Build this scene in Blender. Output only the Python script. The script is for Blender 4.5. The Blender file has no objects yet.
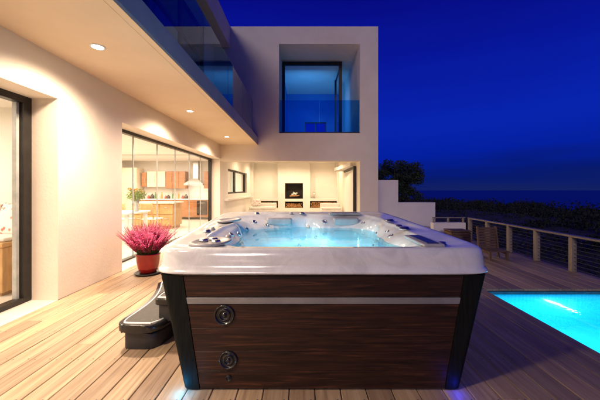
import bpy, bmesh, math, random
from mathutils import Vector, Matrix, noise
R = math.radians
random.seed(7)
scene = bpy.context.scene
COL = scene.collection

# ---------------------------------------------------------------- helpers
def link(name, me, mats=None, parent=None):
    o = bpy.data.objects.new(name, me)
    COL.objects.link(o)
    if mats is not None:
        for m in (mats if isinstance(mats, (list, tuple)) else [mats]):
            me.materials.append(m)
    if parent is not None:
        o.parent = parent
        o.matrix_parent_inverse = parent_inv(parent)
    return o

def parent_inv(p):
    # meshes are written in world coordinates; parents only carry translation + z rotation
    return Matrix.LocRotScale(p.location, p.rotation_euler, None).inverted()

class MB:
    """collects primitives in world coordinates and builds ONE mesh object"""
    def __init__(s):
        s.bm = bmesh.new()
    def box(s, x0, x1, y0, y1, z0, z1, bev=0.0, mi=0, seg=2, mat=None):
        b = bmesh.new()
        bmesh.ops.create_cube(b, size=1.0)
        for v in b.verts:
            v.co = Vector(((x0+x1)/2+v.co.x*(x1-x0), (y0+y1)/2+v.co.y*(y1-y0), (z0+z1)/2+v.co.z*(z1-z0)))
        if bev > 0:
            bmesh.ops.bevel(b, geom=list(b.edges), offset=bev, segments=seg, affect='EDGES', profile=0.5)
        s._add(b, mat, mi)
        return s
    def tube(s, pts, r, n=10, mi=0, cap=True, smooth=True):
        pts = [Vector(p) for p in pts]
        rs = r if isinstance(r, (list, tuple)) else [r]*len(pts)
        rings = []
        up = None
        for i, p in enumerate(pts):
            d = (pts[min(i+1, len(pts)-1)]-pts[max(i-1, 0)]).normalized()
            if up is None:
                up = Vector((0, 0, 1)) if abs(d.z) < .9 else Vector((1, 0, 0))
            a = d.cross(up).normalized(); b_ = d.cross(a).normalized(); up = a.cross(d).normalized()
            rings.append([s.bm.verts.new(p+(a*math.cos(t*2*math.pi/n)+b_*math.sin(t*2*math.pi/n))*rs[i]) for t in range(n)])
        for i in range(len(rings)-1):
            for t in range(n):
                f = s.bm.faces.new((rings[i][t], rings[i][(t+1) % n], rings[i+1][(t+1) % n], rings[i+1][t]))
                f.material_index = mi; f.smooth = smooth
        if cap:
            for rg in (rings[0], rings[-1]):
                f = s.bm.faces.new(rg); f.material_index = mi
        return s
    def lathe(s, prof, c, n=32, mi=0, axis='z', sx=1.0, sy=1.0, rot=0.0, smooth=True, cap=True):
        rings = []
        for (r, h) in prof:
            ring = []
            for t in range(n):
                a = t*2*math.pi/n
                x, y = r*sx*math.cos(a), r*sy*math.sin(a)
                x, y = x*math.cos(rot)-y*math.sin(rot), x*math.sin(rot)+y*math.cos(rot)
                if axis == 'z': p = Vector((x, y, h))
                elif axis == 'y': p = Vector((x, h, y))
                else: p = Vector((h, x, y))
                ring.append(s.bm.verts.new(Vector(c)+p))
            rings.append(ring)
        for i in range(len(rings)-1):
            for t in range(n):
                f = s.bm.faces.new((rings[i][t], rings[i][(t+1) % n], rings[i+1][(t+1) % n], rings[i+1][t]))
                f.material_index = mi; f.smooth = smooth
        if cap:
            for rg in (rings[0], rings[-1]):
                f = s.bm.faces.new(rg); f.material_index = mi
        return s
    def prism(s, poly, z0, z1, mi=0, bev=0.0, fn=None):
        b = bmesh.new()
        lo = [b.verts.new((x, y, z0)) for x, y in poly]
        hi = [b.verts.new((x, y, z1)) for x, y in poly]
        n = len(poly)
        b.faces.new(lo[::-1]); b.faces.new(hi)
        for i in range(n):
            b.faces.new((lo[i], lo[(i+1) % n], hi[(i+1) % n], hi[i]))
        if bev > 0:
            es = [e for e in b.edges if abs(e.verts[0].co.z-e.verts[1].co.z) < 1e-6]
            bmesh.ops.bevel(b, geom=es, offset=bev, segments=3, affect='EDGES', profile=0.5)
        if fn:
            for v in b.verts: v.co = fn(v.co)
        s._add(b, None, mi)
        return s
    def quad(s, a, b, c, d, mi=0):
        f = s.bm.faces.new([s.bm.verts.new(Vector(p)) for p in (a, b, c, d)]); f.material_index = mi
        return s
    def _add(s, b, mat, mi):
        if mat is not None:
            bmesh.ops.transform(b, matrix=mat, verts=list(b.verts))
        mp = {}
        for v in b.verts: mp[v] = s.bm.verts.new(v.co)
        for f in b.faces:
            nf = s.bm.faces.new([mp[v] for v in f.verts]); nf.material_index = mi
        b.free()
    def build(s, name, mats, parent=None, smooth_angle=None):
        bmesh.ops.recalc_face_normals(s.bm, faces=list(s.bm.faces))
        me = bpy.data.meshes.new(name)
        s.bm.to_mesh(me); s.bm.free()
        o = link(name, me, mats, parent)
        return o

def empty(name, loc, label=None, cat=None, group=None, rz=0.0):
    o = bpy.data.objects.new(name, None)
    COL.objects.link(o)
    o.location = loc; o.rotation_euler = (0, 0, rz)
    o.empty_display_size = 0.2
    return tag(o, label, cat, group)

def tag(o, label=None, cat=None, group=None, kind=None):
    if label: o['label'] = label
    if cat: o['category'] = cat
    if group: o['group'] = group
    if kind: o['kind'] = kind
    return o

def kids(o): return [c for c in bpy.data.objects if c.parent == o]
def copy_tree(o, parent=None):
    ch = kids(o)
    c = o.copy(); COL.objects.link(c)
    if parent is not None:
        c.parent = parent
    for k in ch: copy_tree(k, c)
    return c

# ---------------------------------------------------------------- materials
def new_mat(name):
    m = bpy.data.materials.new(name); m.use_nodes = True
    nt = m.node_tree
    b = nt.nodes.get('Principled BSDF')
    return m, nt, b

def N(nt, typ, **kw):
    n = nt.nodes.new(typ)
    for k, v in kw.items():
        if k.startswith('i_'):
            n.inputs[k[2:].replace('_', ' ')].default_value = v
        else:
            setattr(n, k, v)
    return n

def ramp(nt, fac, stops):
    r = nt.nodes.new('ShaderNodeValToRGB')
    el = r.color_ramp.elements
    while len(el) < len(stops): el.new(0.5)
    for e, (p, c) in zip(el, stops):
        e.position = p; e.color = (c[0], c[1], c[2], 1)
    nt.links.new(fac, r.inputs['Fac'])
    return r.outputs['Color']

def noisy(name, c1, c2, scale=4.0, rough=0.6, bump=0.0, bscale=60.0, stretch=(1, 1, 1), metallic=0.0, detail=6.0, spec=0.5, rough2=None, coat=0.0, dist=0.01):
    m, nt, b = new_mat(name)
    L = nt.links
    tc = N(nt, 'ShaderNodeTexCoord')
    mp = N(nt, 'ShaderNodeMapping'); mp.inputs['Scale'].default_value = stretch
    L.new(tc.outputs['Object'], mp.inputs['Vector'])
    n1 = N(nt, 'ShaderNodeTexNoise', i_Scale=scale, i_Detail=detail, i_Roughness=0.6)
    L.new(mp.outputs['Vector'], n1.inputs['Vector'])
    col = ramp(nt, n1.outputs['Fac'], [(0.32, c1), (0.68, c2)])
    L.new(col, b.inputs['Base Color'])
    b.inputs['Roughness'].default_value = rough
    b.inputs['Metallic'].default_value = metallic
    b.inputs['Specular IOR Level'].default_value = spec
    b.inputs['Coat Weight'].default_value = coat
    if rough2 is not None:
        mr = N(nt, 'ShaderNodeMapRange'); mr.inputs['To Min'].default_value = rough; mr.inputs['To Max'].default_value = rough2
        L.new(n1.outputs['Fac'], mr.inputs['Value']); L.new(mr.outputs['Result'], b.inputs['Roughness'])
    if bump > 0:
        n2 = N(nt, 'ShaderNodeTexNoise', i_Scale=bscale, i_Detail=4.0)
        L.new(mp.outputs['Vector'], n2.inputs['Vector'])
        bp = N(nt, 'ShaderNodeBump', i_Strength=bump, i_Distance=dist)
        L.new(n2.outputs['Fac'], bp.inputs['Height']); L.new(bp.outputs['Normal'], b.inputs['Normal'])
    return m

def emis(name, color, strength):
    m, nt, b = new_mat(name)
    b.inputs['Base Color'].default_value = (*color, 1)
    b.inputs['Emission Color'].default_value = (*color, 1)
    b.inputs['Emission Strength'].default_value = strength
    return m

def glass(name, tint=(1, 1, 1), refl=1.0, rough=0.0, ior=1.45):
    m = bpy.data.materials.new(name); m.use_nodes = True
    nt = m.node_tree; nt.nodes.clear(); L = nt.links
    out = N(nt, 'ShaderNodeOutputMaterial')
    tr = N(nt, 'ShaderNodeBsdfTransparent'); tr.inputs['Color'].default_value = (*tint, 1)
    gl = N(nt, 'ShaderNodeBsdfGlossy'); gl.inputs['Roughness'].default_value = rough
    fr = N(nt, 'ShaderNodeFresnel', i_IOR=ior)
    ge = N(nt, 'ShaderNodeNewGeometry'); mi = N(nt, 'ShaderNodeMix', data_type='FLOAT')   # same reflectance from both sides of a thin pane
    mi.inputs['A'].default_value = ior; mi.inputs['B'].default_value = 1/ior
    L.new(ge.outputs['Backfacing'], mi.inputs['Factor']); L.new(mi.outputs['Result'], fr.inputs['IOR'])
    mu = N(nt, 'ShaderNodeMath', operation='MULTIPLY'); mu.inputs[1].default_value = refl
    L.new(fr.outputs['Fac'], mu.inputs[0])
    mx = N(nt, 'ShaderNodeMixShader')
    L.new(mu.outputs[0], mx.inputs['Fac']); L.new(tr.outputs[0], mx.inputs[1]); L.new(gl.outputs[0], mx.inputs[2])
    L.new(mx.outputs[0], out.inputs['Surface'])
    return m

def water_mat(name, tint, scale, strength, refl=1.0, dist=0.03):
    m = glass(name, tint, refl, 0.01, 1.33)
    nt = m.node_tree; L = nt.links
    tc = N(nt, 'ShaderNodeTexCoord')
    n = N(nt, 'ShaderNodeTexNoise', i_Scale=scale, i_Detail=3.0, i_Distortion=0.6)
    L.new(tc.outputs['Object'], n.inputs['Vector'])
    bp = N(nt, 'ShaderNodeBump', i_Strength=strength, i_Distance=dist)
    L.new(n.outputs['Fac'], bp.inputs['Height'])
    for nd in nt.nodes:
        if nd.bl_idname in ('ShaderNodeBsdfGlossy', 'ShaderNodeFresnel'):
            L.new(bp.outputs['Normal'], nd.inputs['Normal'])
    return m

M = {}
M['plaster'] = noisy('plaster', (.75, .67, .565), (.82, .745, .645), 1.1, .85, .35, 38, dist=.004)
M['plaster_in'] = noisy('interior_paint', (.74, .71, .66), (.80, .77, .72), 1.2, .8, .08, 60, dist=.003)
M['soffit'] = noisy('soffit_paint', (.68, .55, .39), (.74, .61, .45), 1.0, .85, .12, 50, dist=.003)
M['fascia'] = noisy('fascia_metal', (.28, .30, .33), (.34, .36, .39), 2.0, .45, .05, 30)
M['frame'] = noisy('dark_aluminium', (.018, .015, .013), (.03, .026, .023), 6, .4, .05, 80, metallic=.3)
M['stone_floor'] = noisy('pale_floor_tile', (.55, .50, .43), (.66, .61, .54), 2.5, .35, .05, 20)
M['glass'] = glass('clear_glass', (.97, .985, .98), 1.0)
M['edge'] = noisy('glass_edge_seal', (.35, .36, .35), (.5, .5, .48), 8, .3)
M['glass_dark'] = glass('tinted_glass', (.30, .48, .60), 2.4)
M['glass_blue'] = glass('balustrade_glass', (.42, .74, .92), 1.3)
M['steel'] = noisy('brushed_steel', (.50, .50, .50), (.62, .61, .60), 3, .3, .05, 200, (1, 1, 8), metallic=1.0)
M['black'] = noisy('black_moulded_plastic', (.012, .012, .013), (.024, .024, .026), 9, .42, .25, 350, dist=.002)
M['black_gloss'] = noisy('black_gloss', (.01, .01, .011), (.018, .018, .02), 5, .2)
M['tread'] = noisy('step_tread_rubber', (.035, .033, .032), (.055, .052, .05), 30, .6, .6, 500, dist=.002)
M['tread_edge'] = noisy('step_tread_edge', (.7, .7, .7), (.8, .8, .8), 10, .4)
M['strip'] = noisy('silver_strip', (.20, .20, .205), (.27, .27, .275), 4, .38, metallic=.35)
M['grey_plastic'] = noisy('grey_plastic', (.30, .29, .30), (.40, .39, .40), 10, .35)
M['navy'] = noisy('navy_rubber', (.02, .025, .10), (.03, .04, .16), 10, .35)
M['tile'] = noisy('fireplace_black', (.012, .01, .008), (.03, .025, .02), 9, .8, .4, 20)
M['red_glaze'] = noisy('red_glazed_ceramic', (.30, .008, .008), (.42, .014, .012), 3, .16, .05, 8, coat=.6)
M['soil'] = noisy('soil', (.03, .02, .012), (.06, .04, .025), 30, .9, .6, 60)
M['cabinet_red'] = noisy('cherry_cabinet', (.30, .115, .045), (.42, .19, .08), 3, .35, .05, 40, (1, 1, 5))
M['cabinet_cream'] = noisy('cream_cabinet', (.66, .56, .42), (.74, .64, .50), 2, .4)
M['oak'] = noisy('oak', (.42, .23, .08), (.58, .35, .14), 4, .45, .1, 40, (1, 6, 1))
M['white_lacquer'] = noisy('white_lacquer', (.74, .73, .70), (.80, .79, .77), 2, .25)
M['cloth_white'] = noisy('white_cotton', (.68, .65, .60), (.78, .75, .70), 8, .95, .5, 260, dist=.003)
M['lavender_wall'] = noisy('garden_render', (.70, .66, .66), (.78, .74, .74), 1.4, .9, .35, 40, dist=.004)
M['log'] = noisy('split_logs', (.24, .10, .035), (.62, .34, .14), 14, .9, .5, 60, (1, 1, 1))
M['bark'] = noisy('bark', (.05, .035, .025), (.10, .07, .05), 12, .95, .8, 40, (1, 1, .25))
M['leaf'] = noisy('dark_leaves', (.018, .028, .012), (.04, .055, .022), 1.2, .7)
M['scrub'] = noisy('coastal_scrub', (.010, .013, .007), (.026, .031, .016), .35, .9)
M['earth'] = noisy('dark_earth', (.04, .035, .025), (.07, .06, .045), .8, .95, .5, 6)
M['teak'] = noisy('weathered_teak', (.085, .045, .03), (.15, .085, .058), 6, .7, .3, 60, (1, 1, 6))
M['stainless'] = noisy('railing_rail', (.20, .165, .135), (.28, .235, .19), 4, .45)
M['wire'] = noisy('railing_wire', (.10, .10, .10), (.16, .155, .15), 4, .4, metallic=.6)
M['post'] = noisy('painted_post', (.24, .19, .14), (.33, .27, .20), 5, .5)
M['lamp'] = emis('warm_lamp_lens', (1.0, .82, .58), 60)
M['lamp_in'] = emis('interior_lamp_lens', (1.0, .85, .62), 25)
M['deck_lamp'] = emis('deck_lamp_lens', (1.0, .7, .38), 1.5)
M['led'] = emis('blue_led', (.0, .25, 1.0), 3)
M['tub_lamp'] = emis('underwater_lamp', (.55, .9, 1.0), 6)
M['pool_lamp_streak'] = emis('pool_lamp_streak', (.75, 1.0, 1.0), 14)
M['heather'] = noisy('heather_florets', (.70, .02, .20), (.95, .22, .46), 38, .7)
M['heather_green'] = noisy('heather_needles', (.06, .11, .025), (.14, .20, .05), 10, .8)
M['sprout'] = noisy('flower_leaves', (.10, .18, .04), (.22, .32, .08), 9, .7)
M['orange'] = noisy('orange_petals', (.7, .2, .04), (.85, .42, .08), 9, .7)

# deck wood: per board colour from a vertex attribute, long grain
def deck_material():
    m, nt, b = new_mat('deck_boards'); L = nt.links
    tc = N(nt, 'ShaderNodeTexCoord'); at = N(nt, 'ShaderNodeAttribute'); at.attribute_name = 'board'
    add = N(nt, 'ShaderNodeVectorMath', operation='ADD')
    sc = N(nt, 'ShaderNodeVectorMath', operation='SCALE'); sc.inputs['Scale'].default_value = 37.0
    L.new(at.outputs['Vector'], sc.inputs[0]); L.new(sc.outputs[0], add.inputs[0]); L.new(tc.outputs['Object'], add.inputs[1])
    mp = N(nt, 'ShaderNodeMapping'); mp.inputs['Scale'].default_value = (22, .9, 5)
    L.new(add.outputs[0], mp.inputs['Vector'])
    n = N(nt, 'ShaderNodeTexNoise', i_Scale=1.6, i_Detail=9.0, i_Roughness=.65, i_Distortion=.5)
    L.new(mp.outputs['Vector'], n.inputs['Vector'])
    base = ramp(nt, n.outputs['Fac'], [(.25, (.19, .125, .08)), (.5, (.36, .262, .178)), (.75, (.49, .375, .268))])
    sep = N(nt, 'ShaderNodeSeparateColor'); L.new(at.outputs['Color'], sep.inputs[0])
    tone = ramp(nt, sep.outputs[0], [(0, (.66, .60, .58)), (.5, (.92, .90, .86)), (1, (1.15, 1.08, .98))])
    mx = N(nt, 'ShaderNodeMix', data_type='RGBA', blend_type='MULTIPLY'); mx.inputs['Factor'].default_value = 1
    L.new(base, mx.inputs['A']); L.new(tone, mx.inputs['B'])
    # knots
    mk = N(nt, 'ShaderNodeMapping'); mk.inputs['Scale'].default_value = (2.6, 1.1, 1)
    L.new(add.outputs[0], mk.inputs['Vector'])
    vo = N(nt, 'ShaderNodeTexVoronoi', i_Scale=1.0); L.new(mk.outputs['Vector'], vo.inputs['Vector'])
    kn = ramp(nt, vo.outputs['Distance'], [(.02, (.35, .28, .22)), (.075, (1, 1, 1))])
    m2 = N(nt, 'ShaderNodeMix', data_type='RGBA', blend_type='MULTIPLY'); m2.inputs['Factor'].default_value = .8
    L.new(mx.outputs['Result'], m2.inputs['A']); L.new(kn, m2.inputs['B'])
    L.new(m2.outputs['Result'], b.inputs['Base Color'])
    mr = N(nt, 'ShaderNodeMapRange'); mr.inputs['To Min'].default_value = .68; mr.inputs['To Max'].default_value = .45
    L.new(n.outputs['Fac'], mr.inputs['Value']); L.new(mr.outputs['Result'], b.inputs['Roughness'])
    bp = N(nt, 'ShaderNodeBump', i_Strength=.35, i_Distance=.004)
    L.new(n.outputs['Fac'], bp.inputs['Height']); L.new(bp.outputs['Normal'], b.inputs['Normal'])
    return m
M['deck'] = deck_material()

M['screw'] = noisy('deck_screw', (.06, .05, .045), (.12, .10, .09), 40, .5, metallic=.6)
def walnut_material():
    m, nt, b = new_mat('walnut_cladding'); L = nt.links
    tc = N(nt, 'ShaderNodeTexCoord'); at = N(nt, 'ShaderNodeAttribute'); at.attribute_name = 'board'
    sc = N(nt, 'ShaderNodeVectorMath', operation='SCALE'); sc.inputs['Scale'].default_value = 21.0
    add = N(nt, 'ShaderNodeVectorMath', operation='ADD')
    L.new(at.outputs['Vector'], sc.inputs[0]); L.new(sc.outputs[0], add.inputs[0]); L.new(tc.outputs['Object'], add.inputs[1])
    mp = N(nt, 'ShaderNodeMapping'); mp.inputs['Scale'].default_value = (1.1, 1.1, 22)
    L.new(add.outputs[0], mp.inputs['Vector'])
    n = N(nt, 'ShaderNodeTexNoise', i_Scale=2.2, i_Detail=9.0, i_Roughness=.62, i_Distortion=.9)
    L.new(mp.outputs['Vector'], n.inputs['Vector'])
    col = ramp(nt, n.outputs['Fac'], [(.30, (.005, .0022, .0014)), (.47, (.021, .0078, .004)), (.58, (.037, .0132, .0065)), (.72, (.092, .034, .0155))])
    L.new(col, b.inputs['Base Color']); b.inputs['Roughness'].default_value = .42; b.inputs['Specular IOR Level'].default_value = .3
    bp = N(nt, 'ShaderNodeBump', i_Strength=.25, i_Distance=.003)
    L.new(n.outputs['Fac'], bp.inputs['Height']); L.new(bp.outputs['Normal'], b.inputs['Normal'])
    return m
M['walnut'] = walnut_material()

def acrylic_material():
    m, nt, b = new_mat('marbled_acrylic'); L = nt.links
    tc = N(nt, 'ShaderNodeTexCoord')
    n = N(nt, 'ShaderNodeTexNoise', i_Scale=5.0, i_Detail=8.0, i_Roughness=.6, i_Distortion=1.4)
    L.new(tc.outputs['Object'], n.inputs['Vector'])
    col = ramp(nt, n.outputs['Fac'], [(.34, (.60, .62, .64)), (.47, (.68, .70, .72)), (.53, (.72, .74, .76)), (.66, (.76, .775, .79))])
    n2 = N(nt, 'ShaderNodeTexNoise', i_Scale=420.0, i_Detail=1.0); L.new(tc.outputs['Object'], n2.inputs['Vector'])
    fl = ramp(nt, n2.outputs['Fac'], [(.36, (.86, .86, .88)), (.5, (1, 1, 1))])
    mx = N(nt, 'ShaderNodeMix', data_type='RGBA', blend_type='MULTIPLY'); mx.inputs['Factor'].default_value = 1
    L.new(col, mx.inputs['A']); L.new(fl, mx.inputs['B'])
    L.new(mx.outputs['Result'], b.inputs['Base Color'])
    b.inputs['Roughness'].default_value = .14; b.inputs['Coat Weight'].default_value = .5; b.inputs['Coat Roughness'].default_value = .05
    return m
M['acrylic'] = acrylic_material()

def tile_material():
    m, nt, b = new_mat('pool_mosaic'); L = nt.links
    tc = N(nt, 'ShaderNodeTexCoord')
    br = N(nt, 'ShaderNodeTexBrick', i_Scale=1.0, offset=0.0)
    br.inputs['Color1'].default_value = (.22, .58, .66, 1); br.inputs['Color2'].default_value = (.28, .66, .72, 1)
    br.inputs['Mortar'].default_value = (.55, .72, .74, 1); br.inputs['Mortar Size'].default_value = .004
    br.inputs['Brick Width'].default_value = .05; br.inputs['Row Height'].default_value = .05
    sx = N(nt, 'ShaderNodeSeparateXYZ'); cb = N(nt, 'ShaderNodeCombineXYZ'); ad = N(nt, 'ShaderNodeMath', operation='ADD')
    L.new(tc.outputs['Object'], sx.inputs[0]); L.new(sx.outputs['X'], ad.inputs[0]); L.new(sx.outputs['Y'], ad.inputs[1])
    L.new(ad.outputs[0], cb.inputs['X']); L.new(sx.outputs['Z'], cb.inputs['Y'])
    L.new(cb.outputs[0], br.inputs['Vector']); L.new(br.outputs['Color'], b.inputs['Base Color'])
    b.inputs['Roughness'].default_value = .3
    return m
M['pool'] = tile_material()
M['pool_band'] = noisy('pool_edge_tile', (.03, .09, .16), (.06, .15, .24), 18, .25)
M['pool_water'] = water_mat('pool_water', (.25, .85, .97), 3.2, .5, 1.0, .03)
def refractive(m):
    nt = m.node_tree; L = nt.links
    tr = [n for n in nt.nodes if n.bl_idname == 'ShaderNodeBsdfTransparent'][0]; mx = [n for n in nt.nodes if n.bl_idname == 'ShaderNodeMixShader'][0]
    bp = [n for n in nt.nodes if n.bl_idname == 'ShaderNodeBump'][0]
    rf = N(nt, 'ShaderNodeBsdfRefraction', i_IOR=1.33); rf.inputs['Color'].default_value = tr.inputs['Color'].default_value; rf.inputs['Roughness'].default_value = .02
    L.new(bp.outputs['Normal'], rf.inputs['Normal']); L.new(rf.outputs[0], mx.inputs[1])
refractive(M['pool_water'])
M['tub_water'] = water_mat('spa_water', (.48, .84, .95), 7.0, .5, 1.0, .02)
M['sea'] = noisy('sea', (.008, .012, .05), (.014, .02, .08), .02, .35, .4, .4, (1, 3, 1), dist=.2)

def fabric_pattern():
    m, nt, b = new_mat('floral_print_cotton'); L = nt.links
    tc = N(nt, 'ShaderNodeTexCoord')
    vo = N(nt, 'ShaderNodeTexVoronoi', i_Scale=11.0); L.new(tc.outputs['Object'], vo.inputs['Vector'])
    c = ramp(nt, vo.outputs['Distance'], [(.12, (.55, .09, .08)), (.25, (.62, .34, .28)), (.33, (.76, .73, .68))])
    L.new(c, b.inputs['Base Color']); b.inputs['Roughness'].default_value = .9
    return m
M['floral'] = fabric_pattern()

# ---------------------------------------------------------------- camera
H = 1.355; F = 290.0
cam_d = bpy.data.cameras.new('camera'); cam = bpy.data.objects.new('camera', cam_d); COL.objects.link(cam)
cam.location = (0, 0, H); cam.rotation_euler = (R(90), 0, 0)
cam_d.sensor_width = 36; cam_d.lens = 36*F/600
cam_d.shift_x = -2/600; cam_d.shift_y = -11/600
cam_d.clip_start = .05; cam_d.clip_end = 20000
scene.camera = cam

def P(px, py, Y):   # a photo pixel at depth Y -> world
    return Vector(((px-302)*Y/F, Y, H-(py-189)*Y/F))

# ---------------------------------------------------------------- world
world = bpy.data.worlds.new('World'); scene.world = world; world.use_nodes = True
nt = world.node_tree; nt.nodes.clear(); L = nt.links
out = N(nt, 'ShaderNodeOutputWorld'); bg = N(nt, 'ShaderNodeBackground')
tc = N(nt, 'ShaderNodeTexCoord'); sp = N(nt, 'ShaderNodeSeparateXYZ'); L.new(tc.outputs['Generated'], sp.inputs[0])
# dusk sky: a band of dark blue cloud low down, deeper blue overhead
nz = N(nt, 'ShaderNodeTexNoise', i_Scale=2.2, i_Detail=5.0)
mpv = N(nt, 'ShaderNodeMapping'); mpv.inputs['Scale'].default_value = (1, 1, 7); L.new(tc.outputs['Generated'], mpv.inputs['Vector'])
L.new(mpv.outputs['Vector'], nz.inputs['Vector'])
mz = N(nt, 'ShaderNodeMath', operation='MULTIPLY_ADD'); mz.inputs[1].default_value = .12; L.new(nz.outputs['Fac'], mz.inputs[0]); L.new(sp.outputs['Z'], mz.inputs[2])
sky = ramp(nt, mz.outputs[0], [(0.0, (.006, .013, .10)), (.05, (.007, .015, .115)), (.10, (.002, .010, .15)), (.16, (.001, .014, .34)), (.26, (.001, .017, .42)), (.42, (.001, .008, .33)), (.62, (.001, .002, .21)), (1, (.001, .001, .12))])
nsky = N(nt, 'ShaderNodeTexSky'); nsky.sky_type = 'NISHITA'; nsky.sun_disc = False
nsky.sun_elevation = R(-3); nsky.sun_rotation = R(200)
mxs = N(nt, 'ShaderNodeMix', data_type='RGBA', blend_type='ADD'); mxs.inputs['Factor'].default_value = .02
L.new(sky, mxs.inputs['A']); L.new(nsky.outputs['Color'], mxs.inputs['B'])
L.new(mxs.outputs['Result'], bg.inputs['Color']); bg.inputs['Strength'].default_value = 1.0
L.new(bg.outputs[0], out.inputs['Surface'])

def light(name, typ, loc, energy, color, rot=(0, 0, 0), size=.1, spot=None, blend=.5, sizey=None):
    d = bpy.data.lights.new(name, typ); o = bpy.data.objects.new(name, d); COL.objects.link(o)
    o.location = loc; o.rotation_euler = rot; d.energy = energy; d.color = color
    if typ == 'AREA':
        d.size = size
        if sizey: d.shape = 'RECTANGLE'; d.size_y = sizey
    elif typ == 'SUN': d.angle = size
    else: d.shadow_soft_size = size
    if typ == 'SPOT': d.spot_size = spot; d.spot_blend = blend
    return o
WARM = (1.0, .77, .55)
WARM2 = (1.0, .82, .64)
# the afterglow behind the camera
light('afterglow_sun', 'SUN', (0, -5, 6), .66, (1.0, .84, .74), (R(77), 0, R(-12)), R(10))

# ---------------------------------------------------------------- ground and deck
def tone_attr(me, vals):
    a = me.color_attributes.new('board', 'FLOAT_COLOR', 'CORNER')
    for p, v in zip(me.polygons, vals):
        for li in p.loop_indices: a.data[li].color = (v[0], v[1], v[2], 1)

PX0, PX1, PY0, PY1 = 2.46, 4.16, -3.0, 3.93        # pool opening
def build_deck():
    bm = bmesh.new(); vals = []
    pitch = .172; gap = .005; c = .004
    rnd = random.Random(3)
    x = .087-18*pitch
    while x < 4.46:
        xa, xb = x+gap/2, x+pitch-gap/2
        spans = [(-3.2, 10.6)]
        if xa < -2.98: xa = -2.98+.006
        if xb-xa < .03: x += pitch; continue
        if xb > PX0 and xa < PX1:
            y1 = spans[0][1]
            if xa < PX0-.03:      # sliver board cut along the pool
                spans = [(-3.2, PY1, xa, PX0-.0), (PY1, y1, xa, xb)]
            elif xb > PX1+.03:
                spans = [(-3.2, PY1, PX1+.0, xb), (PY1, y1, xa, xb)]
            else: spans = [(PY1, y1, xa, xb)]
        for s in spans:
            X0, X1 = (s[2], s[3]) if len(s) > 2 else (xa, xb)
            if X1-X0 < .02: continue
            y = s[0]; first = True
            while y < s[1]-.02:
                ln = rnd.uniform(.8, 3.4) if first else rnd.uniform(2.4, 3.6)
                first = False
                ye = min(s[1], y+ln)
                if s[1]-ye < .3: ye = s[1]
                dz = rnd.uniform(-.0008, .0008)
                prof = [(X0, -.028), (X0, -c+dz), (X0+c, dz), (X1-c, dz), (X1, -c+dz), (X1, -.028)]
                a = [bm.verts.new((px, y+.0015, pz)) for px, pz in prof]
                b = [bm.verts.new((px, ye-.0015, pz)) for px, pz in prof]
                t = (rnd.random(), rnd.random(), rnd.random())
                for i in range(6):
                    bm.faces.new((a[i], a[(i+1) % 6], b[(i+1) % 6], b[i])); vals.append(t)
                bm.faces.new(a); bm.faces.new(b[::-1]); vals.append(t); vals.append(t)
                y = ye
            ys = s[0]+.1
            while ys < min(s[1], 7.5):
                for xs_ in (X0+.028, X1-.028):
                    if X1-X0 < .1: continue
                    c_ = [bm.verts.new((xs_+.0055*math.cos(q*math.pi/3), ys+.0055*math.sin(q*math.pi/3)+(.01 if xs_ > X0+.05 else 0), .0016)) for q in range(6)]
                    f = bm.faces.new(c_); f.material_index = 1; vals.append((0, 0, 0))
                ys += .45
        x += pitch
    me = bpy.data.meshes.new('deck'); bm.to_mesh(me); bm.free()
    tone_attr(me, vals)
    o = link('deck', me, [M['deck'], M['screw']]); tag(o, kind='structure')
build_deck()
# screws are too small to see; joists hidden. dark ground under the deck, running out to the hills
def ground_h(x, y):
    r = math.hypot(x, y)
    base = -1.5-max(0, r-9)*.016
    if r > 75: base -= (r-75)*.07
    if r > 9: base += (noise.noise(Vector((x*.03, y*.03, 0)))*1.9+noise.noise(Vector((x*.1, y*.1, 3)))*.7)*min(1, (r-9)/30)
    return base
def build_ground():
    bm = bmesh.new(); rings = []
    rad = [0.01, 3, 6, 9, 12, 16, 21, 27, 34, 42, 52, 64, 78, 95, 115, 140, 170, 205, 245, 300, 400]
    n = 180
    for r in rad:
        rings.append([bm.verts.new((r*math.cos(t*2*math.pi/n), 5+r*math.sin(t*2*math.pi/n), ground_h(r*math.cos(t*2*math.pi/n), 5+r*math.sin(t*2*math.pi/n)) if r > 14 else -1.5)) for t in range(n)])
    for i in range(len(rings)-1):
        for t in range(n):
            f = bm.faces.new((rings[i][t], rings[i+1][t], rings[i+1][(t+1) % n], rings[i][(t+1) % n])); f.smooth = True
    me = bpy.data.meshes.new('ground')
    bm.to_mesh(me); bm.free()
    return link('ground', me, M['earth'])
g = build_ground(); tag(g, kind='structure')
# sea
mb = MB(); S = 9000
mb.quad((-S, -S, -42), (S, -S, -42), (S, S, -42), (-S, S, -42)); tag(mb.build('sea', M['sea']), kind='structure')

# ---------------------------------------------------------------- pool
mb = MB(); D0 = -1.35
mb.box(PX0, PX1, PY0, PY1, D0, D0+.03)
mb.box(PX1, PX1+.0+.02, PY0, PY1+.02, D0, -.09); mb.box(PX0-.02, PX0, PY0, PY1+.02, D0, -.09)
mb.box(PX0, PX1, PY1, PY1+.02, D0, -.09); mb.box(PX0-.02, PX1+.02, PY0-.02, PY0, D0, -.09)
tag(mb.build('pool_basin', M['pool']), kind='structure')
mb = MB()
mb.box(PX0-.02, PX0+.012, PY0, PY1+.02, -.088, -.032); mb.box(PX1-.012, PX1+.02, PY0, PY1+.02, -.088, -.032)
mb.box(PX0+.014, PX1-.014, PY1-.012, PY1+.02, -.088, -.032)
tag(mb.build('pool_edge', M['pool_band']), kind='structure')
mb = MB()
z = -.065
mb.quad((PX0+.012, PY0, z), (PX1-.012, PY0, z), (PX1-.012, PY1-.012, z), (PX0+.012, PY1-.012, z))
mb.bm.faces.ensure_lookup_table()
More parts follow.
